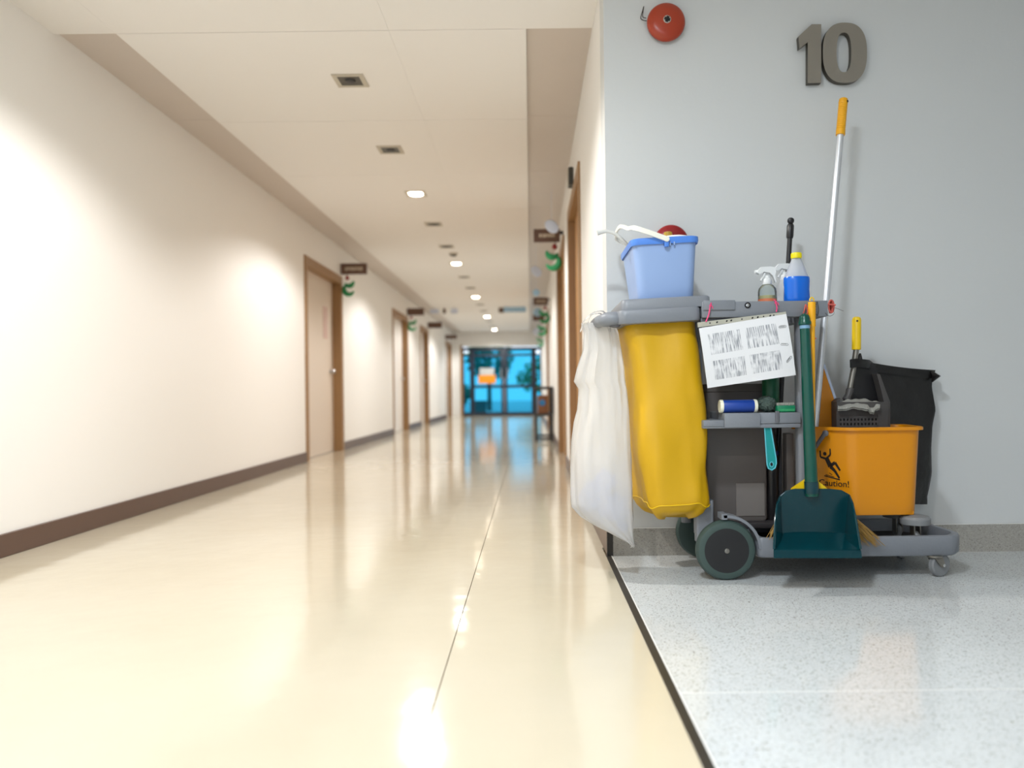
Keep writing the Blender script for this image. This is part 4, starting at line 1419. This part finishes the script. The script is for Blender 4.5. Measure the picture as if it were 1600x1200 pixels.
plate([(1306, 628), (1313, 622), (1313, 690), (1307, 690)], 2.872, 0.044, 'side_cheek', 'wringer', wr)
# lever
l0, l1 = at(1325, 622, 2.915), at(1338, 545, 2.915)
lt = at(1338.5, 495, 2.915)
lv = MB().tube([l0, at(1333, 580, 2.915), l1, lt.lerp(l1, 0.4)], 0.0105, 14).build('lever', 'galv', wr)
dd = (lt - l1)
MB().tube([l1 + dd * s for s in (-0.03, -0.02, 0.05, 0.9, 0.97, 1.0)], [0.015, 0.0165, 0.0165, 0.0165, 0.014, 0.008], 16).build('lever_grip', 'yellow', lv)
MB().lathe([(0.0035, 0), (0.0035, 0.002)], l1 + dd * 0.86 + Vector((-0.005, -0.0165, 0)), (0, -1, 0), 10).build('grip_hole', 'black_plastic', lv)
MB().tube([at(1330, 606, 2.915), at(1328, 610, 2.915), at(1326, 617, 2.915), at(1323, 622, 2.915), at(1328, 634, 2.915)], [0.012, 0.015, 0.013, 0.016, 0.014], 14).build('lever_clamp', 'wringer', lv)
# grey rag
b = MB()
grid = []
NX, NY = 22, 12
for i in range(NX):
    row = []
    for j in range(NY):
        u, v = i / (NX - 1), j / (NY - 1)
        px = 1309 + 66 * u
        py = 629 + 9 * v ** 2 - 6 * math.sin(PI * u) * (1 - v) + 1.6 * math.sin(9 * u + 1) * v + (6 * v if 0.75 < u < 0.9 else 0)
        p = at(px, py, 2.90 - 0.065 * v)
        row.append(p + Vector((0, 0.006 * noise.noise(Vector((u * 6, v * 4, 0))), 0.006 * noise.noise(Vector((u * 7, v * 3, 4))))))
    grid.append(row)
b.loft(grid, closed=False)
b.loft([[p + Vector((0, 0.002, -0.006)) for p in r_] for r_ in grid], closed=False)
tag(b.build('cleaning_rag', 'cloth_grey', angle=80), 'limp grey rag draped over the mop wringer', 'rag')
# orange board with pale edge
t = thing('orange_board', 'upright orange board with pale blue slanted edge in mop bucket', 'board', at(1295, 668, 2.79))
plate([(1285.5, 571), (1304.5, 626), (1304, 690), (1272, 690), (1272, 620)], 2.922, 0.010, 'board_panel', 'orange_board', t)
plate([(1285, 568), (1289, 569), (1307.5, 624), (1304.5, 627)], 2.920, 0.014, 'board_edge', 'edge_blue', t)
plate([(1303, 627), (1305.5, 626), (1305.5, 690), (1303.2, 690)], 2.919, 0.004, 'board_lip', 'yellow_amber', t)

# ================================================================== BLACK RUBBISH BAG
gb = thing('rubbish_bag', 'black plastic rubbish bag hung over the wringer lever behind bucket', 'rubbish bag', at(1400, 785, 3.05))
left = [(562, 1331), (600, 1336), (640, 1345), (680, 1352), (720, 1356), (760, 1360), (788, 1364)]
right = [(578, 1462), (590, 1457), (605, 1456), (640, 1462), (665, 1457), (700, 1455), (740, 1456), (762, 1452), (775, 1449), (788, 1449)]


def edge(tb, y):
    return lerp_tab([(p[0], p[1]) for p in tb], y)[0]


front, back = [], []
NR, NCOL = 34, 26
for i in range(NR):
    v = i / (NR - 1)
    rf, rb = [], []
    for j in range(NCOL):
        u = j / (NCOL - 1)
        ytop = 561 + 17 * u + 3 * math.sin(3 * u)
        y = ytop + (788 - ytop) * v
        x = edge(left, y) + (edge(right, y) - edge(left, y)) * u
        Y = 2.992 + 0.062 * u ** 0.6
        bulge = 0.022 * math.sin(PI * u) * min(1, 0.3 + 2 * v) + 0.010 * noise.noise(Vector((u * 4, v * 4, 2))) + 0.012 * math.sin(7 * u + 3 * v) * (0.3 + 0.4 * v)
        if v < 0.06:
            bulge += 0.006
        rf.append(at(x, y, Y - max(-0.01, bulge)))
        rb.append(at(x, y, min(3.112, Y + 0.012 + 0.02 * math.sin(PI * u))))
    front.append(rf)
    back.append(rb)
rings = [f + k[::-1] for f, k in zip(front, back)]
MB().loft(rings, cap0=False).build('bag_body', 'black_film', gb, angle=60)
# rolled hem along the mouth, wound round the lever at the left
hem = [at(1329, 568, 2.897), at(1337, 567, 2.893), at(1345, 567.5, 2.899), at(1358, 569, 2.92)] + [front[1][j] + Vector((0, -0.002, 0)) for j in range(6, NCOL)]
b = MB()
b.loft([[p + Vector((0, -0.004, 0.016)), p + Vector((0, -0.009, 0)), p + Vector((0, -0.004, -0.017)), p + Vector((0, 0.006, -0.016)), p + Vector((0, 0.008, 0.014))] for p in hem])
b.build('bag_hem', 'black_film', gb, angle=60)
kx = at(1343, 557, 2.935)
MB().tube([kx + Vector((0, 0, -0.015)), kx, kx + Vector((0.003, 0, 0.012))], [0.012, 0.009, 0.003], 8).build('bag_knot', 'black_film', gb)
kx = at(1460, 588, 3.03)
MB().tube([kx + Vector((-0.012, 0, 0.02)), kx + Vector((0.004, -0.008, 0.0)), kx + Vector((-0.010, 0, -0.022))], [0.004, 0.016, 0.003], 8).build('bag_corner', 'black_film', gb)

# ================================================================== DUSTPAN AND BROOM
DY = 2.628
dp = thing('dustpan', 'dark green long-handled dustpan hung in front of the cart', 'dustpan', at(1277, 860, DY))
h0, h1 = at(1257.5, 509, 2.640), at(1268.5, 775, DY)
hp = [h0.lerp(h1, i / 10) for i in range(11)]
MB().tube(hp, [0.0165 + 0.0055 * i / 10 for i in range(11)], 18).build('handle', 'pan_dark', dp)
hu = (h0 - h1).normalized()
MB().tube([h0 + hu * x for x in (0.001, 0.004, 0.012, 0.018, 0.026, 0.034, 0.040, 0.043)], [0.016, 0.021, 0.0215, 0.018, 0.018, 0.0155, 0.009, 0.003], 18).build('handle_cap', 'pan_dark', dp)
MB().tube([h0 + hu * -0.010, h0 + hu * 0.001], [0.0175, 0.0175], 18).build('handle_ring', 'ring_blue', dp)
MB().tube(spline([h0 + hu * 0.036 + Vector((-0.006, 0, 0)), at(1257, 484, 2.662), at(1259, 476, 2.668), at(1262, 487, 2.662), h0 + hu * 0.036 + Vector((0.006, 0, 0))], 6), 0.0022, 6).build('hanging_loop', 'red_cord', dp)
# pan: open scoop, walls swept along the outline
def pan_pt(px, py, Y):
    return at(px, py, Y)


yb, yf = DY + 0.010, 2.505
outline = [(1209, 858, yf), (1211, 815, 2.545), (1214, 788, 2.59), (1219, 776, yb), (1228, 768, yb), (1242, 765, yb), (1296, 765, yb), (1314, 767, yb), (1327, 774, yb), (1332, 786, 2.59), (1338, 815, 2.545), (1345, 858, yf)]
floorl = [(1209.5, 861, yf), (1215, 853, 2.545), (1219, 846, 2.59), (1221, 835, yb), (1228, 833, yb), (1242, 832, yb), (1296, 832, yb), (1314, 833, yb), (1321, 835, yb), (1324, 846, 2.59), (1334, 853, 2.545), (1344.5, 861, yf)]
rim_ = [at(*p) for p in outline]
base_ = [at(*p) for p in floorl]
b = MB()
b.loft([base_, [p.lerp(q, 0.5) + Vector((0, 0.003, 0)) for p, q in zip(base_, rim_)], rim_], closed=False)
b.bm.faces.new([b.bm.verts.new(p) for p in base_])
bmesh.ops.remove_doubles(b.bm, verts=b.bm.verts, dist=0.0005)
bmesh.ops.recalc_face_normals(b.bm, faces=b.bm.faces)
bmesh.ops.solidify(b.bm, geom=b.bm.faces[:], thickness=0.004)
b.build('pan', 'pan_green', dp, angle=40)
MB().tube(rim_, 0.0035, 8).build('pan_rim', 'pan_green', dp)
fl0, fl1 = at(1209, 861, yf), at(1345, 861, yf)
MB().prism([fl0 + Vector((0, -0.002, 0.003)), fl1 + Vector((0, -0.002, 0.003)), fl1 + Vector((0.001, -0.006, -0.022)), fl0 + Vector((-0.001, -0.006, -0.022))], (0, 0.005, 0)).build('pan_lip', 'pan_green', dp, smooth=False)
MB().tube([h1 + hu * 0.05, h1 + hu * 0.01], [0.0235, 0.025], 16).build('handle_socket', 'pan_green', dp)
br = thing('broom', 'yellow-handled broom with straw bristles hanging behind green dustpan', 'broom', at(1275, 850, 2.668))
BY = 2.668
k0, k1 = at(1268.5, 472, 2.657), at(1269, 752, BY)
MB().tube([k0, k1], 0.0105, 14).build('handle', 'yellow_amber', br)
ku = (k0 - k1).normalized()
MB().tube([k0 + ku * -0.05 if False else k0 + ku * (-0.085 + 0.085 * i / 20) for i in range(21)], [0.0135 if i % 2 else 0.0122 for i in range(21)], 14).build('grip', 'yellow_amber', br)
MB().tube([k0 + Vector((0.006 * math.cos(a) * 1.2, 0, 0.004 + 0.012 * math.sin(a))) for a in [PI * i / 8 for i in range(9)]], 0.0022, 6).build('hanging_loop', 'yellow', br)
MB().tube([at(1264, 528, BY - 0.01), at(1275, 529, BY - 0.01)], 0.003, 6).build('cord_wrap', 'red_cord', br)
MB().prism([at(x, y, BY - 0.016) for x, y in ((1263, 735), (1275, 735), (1279, 752), (1296, 766), (1304, 782), (1232, 782), (1240, 764), (1261, 750))], (0, 0.026, 0)).build('broom_head', 'yellow', br, smooth=False)
b = MB()
rnd = random.Random(11)
for k in range(420):
    u = rnd.random()
    x0 = 1234 + 68 * u
    x1 = 1204 + 172 * u + rnd.uniform(-8, 8)
    yb_ = 838 + 12 * u + rnd.uniform(-9, 6)
    y0_ = BY + rnd.uniform(-0.012, 0.008)
    p, q = at(x0, 778, y0_), at(x1, yb_, BY - 0.004 + rnd.uniform(-0.012, 0.012))
    mid = p.lerp(q, 0.5) + Vector((rnd.uniform(-0.006, 0.006), 0, 0.0))
    b.tube([p, mid, q], [0.0016, 0.0014, 0.0007], 4)
b.build('bristles', 'bristle', br, smooth=False)['kind'] = 'stuff'

# ================================================================== ON AND UNDER THE SHELF
SZ = 0.5475
t = thing('blue_roll', 'blue roll with white ends lying on the cart shelf', 'roll', at(1152, 648, 2.745))
ra, rb = at(1124, 638, 2.715), at(1182, 638, 2.715)
rz = 0.610
ra.z = rb.z = rz
ax = (rb - ra).normalized()
MB().lathe([(0.0215, 0.008), (0.0225, 0.010), (0.0225, (rb - ra).length - 0.010), (0.0215, (rb - ra).length - 0.008)], ra, ax, 24).build('roll_body', 'roll_blue', t)
for p, s in ((ra, 1), (rb, -1)):
    MB().lathe([(0.008, 0.001), (0.022, 0.0), (0.0235, 0.003), (0.0235, 0.011), (0.021, 0.012)], p, ax * s, 24).build('end_cap', 'cream', t)
b = MB()
bmx = bmesh.new()
c = at(1198, 637, 2.73)
c.z = 0.6165
bmesh.ops.create_icosphere(bmx, subdivisions=4, radius=1, matrix=Matrix.Identity(4))
for v in bmx.verts:
    n_ = v.co.normalized()
    k = 1 + 0.22 * noise.noise(n_ * 5) + 0.16 * noise.noise(n_ * 14)
    v.co = c + Vector((n_.x * 0.033 * k, n_.y * 0.03 * k, n_.z * 0.027 * k))
b.merge(bmx)
tag(b.build('scouring_pad', 'scourer', angle=80), 'grey-green scouring pad between blue roll and green brush', 'scouring pad')
t = thing('scrubbing_brush', 'green scrubbing brush on the right end of cart shelf', 'brush', at(1227, 648, 2.72))
p0, p1 = at(1212, 636, 2.715), at(1241, 647, 2.715)
p0.z, p1.z = 0.609, 0.587
MB().box(p0.x, p1.x, 2.70, 2.75, p1.z, p0.z + 0.002, 0.004).build('brush_back', 'brush_green', t)
b = MB()
for i in range(9):
    for j in range(4):
        b.cyl((p0.x + 0.006 + 0.0066 * i, 2.708 + 0.011 * j, p0.z), (p0.x + 0.006 + 0.0066 * i + 0.002, 2.708 + 0.011 * j, p0.z + 0.011), 0.0026, 0.003, 5)
b.build('brush_bristles', 'cloth_grey', t, smooth=False)['kind'] = 'stuff'
MB().box(p0.x + 0.005, p1.x - 0.004, 2.699, 2.7002, p1.z + 0.004, p1.z + 0.012).build('hole_row', 'decor_green', t, smooth=False)
# teal scraper hanging under the shelf
t = thing('teal_scraper', 'teal plastic scraper handle hanging below the cart shelf', 'scraper', at(1204, 734, 2.684))
sh = [(1194.5, 667), (1204, 667), (1212.5, 716), (1213, 724), (1211, 731), (1206, 734.5), (1200.5, 732), (1198.5, 726), (1196, 690)]
ot = [at(x, y, 2.700) for x, y in sh]
MB().prism(ot, (0, 0.006, 0)).build('handle', 'teal', t, smooth=False)
MB().tube([p + Vector((0, -0.001, 0)) for p in ot], 0.0022, 6, closed=True).build('handle_edge', 'teal_edge', t)
hc = at(1205.5, 725.5, 2.699)
MB().lathe([(0.0045, 0), (0.0045, 0.001)], hc, (0, -1, 0), 12, sy=1.5).build('handle_hole', 'black_plastic', t)
MB().tube([hc + Vector((0.006 * math.cos(2 * PI * k / 14), -0.0005, 0.009 * math.sin(2 * PI * k / 14))) for k in range(14)], 0.0016, 6, closed=True).build('hole_edge', 'teal_edge', t)

# bin on the raised step
t = thing('storage_bin', 'tall dark grey bin with pale patch standing under the cart shelf', 'bin', (0.79, 2.97, 0.172))
b0, b1 = at(1104, 808, 2.90), at(1200, 808, 2.90)
xm, wd = (b0.x + b1.x) / 2, b1.x - b0.x
MB().loft([rrect(xm, 2.965, wd - 0.012, 0.125, 0.012, 0.1722), rrect(xm, 2.965, wd, 0.13, 0.012, 0.18), rrect(xm, 2.965, wd, 0.13, 0.012, 0.66), rrect(xm, 2.965, wd + 0.008, 0.138, 0.014, 0.662), rrect(xm, 2.965, wd + 0.008, 0.138, 0.014, 0.69), rrect(xm, 2.965, wd - 0.01, 0.12, 0.012, 0.69), rrect(xm, 2.965, wd - 0.014, 0.116, 0.01, 0.64)]).build('bin_body', 'bin_grey', t, angle=50)
p0, p1 = at(1150, 755, 2.898), at(1195, 806, 2.898)
MB().box(p0.x, p1.x, 2.897, 2.901, p1.z, p0.z, 0.001, 1).build('bin_label', 'bin_label', t, smooth=False)
t = thing('dark_bottle', 'dark tall bottle with blue label beside the grey bin', 'bottle', (0.905, 2.93, 0.172))
p0, p1 = at(1200.5, 700, 2.885), at(1222, 700, 2.885)
xm, wd = (p0.x + p1.x) / 2, p1.x - p0.x
MB().lathe([(0.45, 0.0), (0.5, 0.01), (0.5, 0.27), (0.42, 0.32), (0.2, 0.345), (0.2, 0.36)] and [(wd * a, h) for a, h in ((0.45, 0.0), (0.5, 0.008), (0.5, 0.27), (0.42, 0.31), (0.22, 0.335), (0.22, 0.35))], (xm, 2.93, 0.1722), seg=22).build('bottle_body', 'black_plastic', t)
MB().lathe([(wd * 0.505, 0.245), (wd * 0.505, 0.262)], (xm, 2.93, 0.1722), seg=22, cap0=False, cap1=False).build('bottle_label', 'blue_label', t)
t = thing('grey_panel', 'upright grey board leaning between dark bottle and cart post', 'board', at(1229, 812, 2.95))
p0, p1 = at(1222.5, 700, 2.95), at(1234, 700, 2.95)
MB().box(p0.x, p1.x, 2.905, 2.948, 0.1722, 0.50, 0.003).build('panel_body', 'bin_grey', t)
t = thing('green_bottle', 'dark green bottle standing behind the cart shelf', 'bottle', (0.925, 2.86, 0.6))
p0, p1 = at(1191, 604, 2.85), at(1217, 604, 2.85)
xm, wd = (p0.x + p1.x) / 2, p1.x - p0.x
MB().lathe([(wd * a, h) for a, h in ((0.44, 0), (0.5, 0.006), (0.5, 0.125), (0.36, 0.14), (0.2, 0.15), (0.2, 0.165))], (xm, 2.85, 0.587), seg=22).build('bottle_body', 'bottle_green', t)
MB().lathe([(wd * 0.24, 0.165), (wd * 0.24, 0.18)], (xm, 2.85, 0.587), seg=16).build('bottle_cap', 'cart_grey_dark', t)

# ================================================================== SCHEDULE SHEET TIED TO THE RAIL
SYp = 2.658
sh = thing('schedule_sheet', 'printed white sheet in plastic strip tied askew to cart rail', 'paper sheet', at(1168, 606, SYp))
cn = [at(1092, 513, SYp), at(1228.5, 490.5, SYp), at(1243.5, 586, SYp), at(1105.5, 606.5, SYp)]
b = MB()
N1, N2 = 14, 10
fr_, bk_ = [], []
for i in range(N2):
    v = i / (N2 - 1)
    rf, rb = [], []
    for j in range(N1):
        u = j / (N1 - 1)
        p = cn[0].lerp(cn[1], u).lerp(cn[3].lerp(cn[2], u), v)
        p.y += -0.006 * math.sin(PI * v) + 0.004 * math.sin(2 * PI * u) * v
        rf.append(p)
        rb.append(p + Vector((0, 0.0012, 0)))
    fr_.append(rf)
    bk_.append(rb)
b.loft([f + k[::-1] for f, k in zip(fr_, bk_)])
ctr = (cn[0] + cn[1] + cn[2] + cn[3]) / 4
ex = (cn[1] - cn[0]).normalized()
rotm = Matrix.Rotation(math.atan2(ex.z, ex.x), 4, 'Y')
so = b.build('sheet', 'printed_sheet', sh, angle=80)
# rotate the sheet's own axes so that its print runs along its edges
ang = -math.atan2(ex.z, ex.x)
Rm = Matrix.Rotation(ang, 4, 'Y')
off = ctr - sh.location
so.data.transform(Rm.inverted() @ Matrix.Translation(-off))
so.matrix_local = Matrix.Translation(off) @ Rm
# clear binding strip with holes
s0, s1 = at(1089.5, 504, SYp), at(1228, 487, SYp)
dn = (at(1090, 512, SYp) - at(1089, 502, SYp)).normalized()
MB().prism([s0, s1, s1 + dn * 0.013, s0 + dn * 0.017], (0, 0.0015, 0)).build('binding_strip', 'strip_plastic', sh, smooth=False)
for u in (0.14, 0.22, 0.33, 0.38, 0.50, 0.62, 0.68, 0.745, 0.82, 0.86):
    p = s0.lerp(s1, u) + dn * 0.0072 + Vector((0, -0.0004, 0))
    MB().lathe([(0.0026, 0), (0.0026, 0.0004)], p, (0, -1, 0), 8, sx=1.5 if int(u * 100) in (22, 33, 38, 62, 68, 82) else 1.0).build('strip_hole', 'black_plastic', sh, smooth=False)
for a, b_ in (((1103, 503), (1111, 474)), ((1213, 487), (1212, 471))):
    p, q = at(a[0], a[1], SYp - 0.003), at(b_[0], b_[1], 2.668)
    MB().tube(spline([p, p.lerp(q, 0.4) + Vector((0.003, 0, 0)), q.lerp(p, 0.15), q, q + Vector((-0.002, 0.012, 0.006))], 5), 0.0024, 6).build('tie', 'pink_cord', sh)
    MB().lathe([(0.001, -0.005), (0.005, 0), (0.001, 0.005)], q.lerp(p, 0.12), (1, -0.3, 0.4), 8).build('tie_knot', 'pink_cord', sh)
    MB().tube([q.lerp(p, 0.12), q.lerp(p, 0.15) + Vector((0.006, -0.003, -0.001)), q.lerp(p, 0.2) + Vector((0.009, -0.003, -0.006))], 0.0016, 5).build('tie_end', 'pink_cord', sh)


def paper_clip(px, py, ang, label):
    c = at(px, py, SYp - 0.007)
    pts = [(-0.012, 0.003), (0.010, 0.003), (0.012, 0.001), (0.012, -0.002), (0.010, -0.0035), (-0.012, -0.0035), (-0.014, -0.0015), (-0.014, 0.0), (0.006, 0.0005)]
    m_ = Matrix.Rotation(R(ang), 4, 'Y')
    o = MB().tube([c + (m_ @ Vector((x, 0, z))) for x, z in pts], 0.0006, 5).build('paper_clip', 'clip_steel')
    tag(o, label, 'paper clip', 'paper clips on the schedule sheet')


paper_clip(1223, 510, -6, 'steel paper clip nearest the top right corner of the sheet')
paper_clip(1226, 538, 3, 'steel paper clip half way down right edge of the sheet')
paper_clip(1233, 561, -50, 'slanting steel paper clip, lowest on right edge of the sheet')

# ================================================================== CORD AND LOOSE THREADS AT THE RAIL END
t = thing('cord_hank', 'red wound cord hank on the end of the cart rail', 'cord', at(1297, 490, 2.69))
for k in range(5):
    cx = at(1297.5, 479, 2.69)
    pts = []
    for i in range(18):
        a = 2 * PI * i / 18
        pts.append(Vector((cx.x + (0.0095 - 0.0018 * k) * math.cos(a) + 0.0008 * k, 2.682 + 0.005 * k, cx.z + (0.022 - 0.002 * (k % 2)) * math.sin(a))))
    MB().tube(pts, 0.0028, 6, closed=True).build('cord_turn', 'red_cord', t)
cx = at(1297.5, 479, 2.69)
MB().tube([Vector((cx.x - 0.016, 2.68, cx.z + 0.008)), Vector((cx.x + 0.012, 2.678, cx.z + 0.004)), Vector((cx.x + 0.012, 2.70, cx.z + 0.002))], 0.003, 6).build('cord_wrap', 'red_cord', t)
th = MB().tube(spline([at(1289, 489, 2.672), at(1296, 494, 2.67), at(1303, 490, 2.67), at(1303, 481, 2.672), at(1318, 486, 2.68)], 6), 0.0007, 5)
th.build('loose_thread', 'wire', t)
o = MB().tube(spline([at(1276, 471, 2.671), at(1274, 486, 2.670), at(1277, 493, 2.670), at(1279, 484, 2.671), at(1277, 471, 2.671)], 6), 0.0009, 5).build('thread_loop', 'wire')
tag(o, 'thin brown thread loop hanging over the rail right of yellow handle', 'thread')
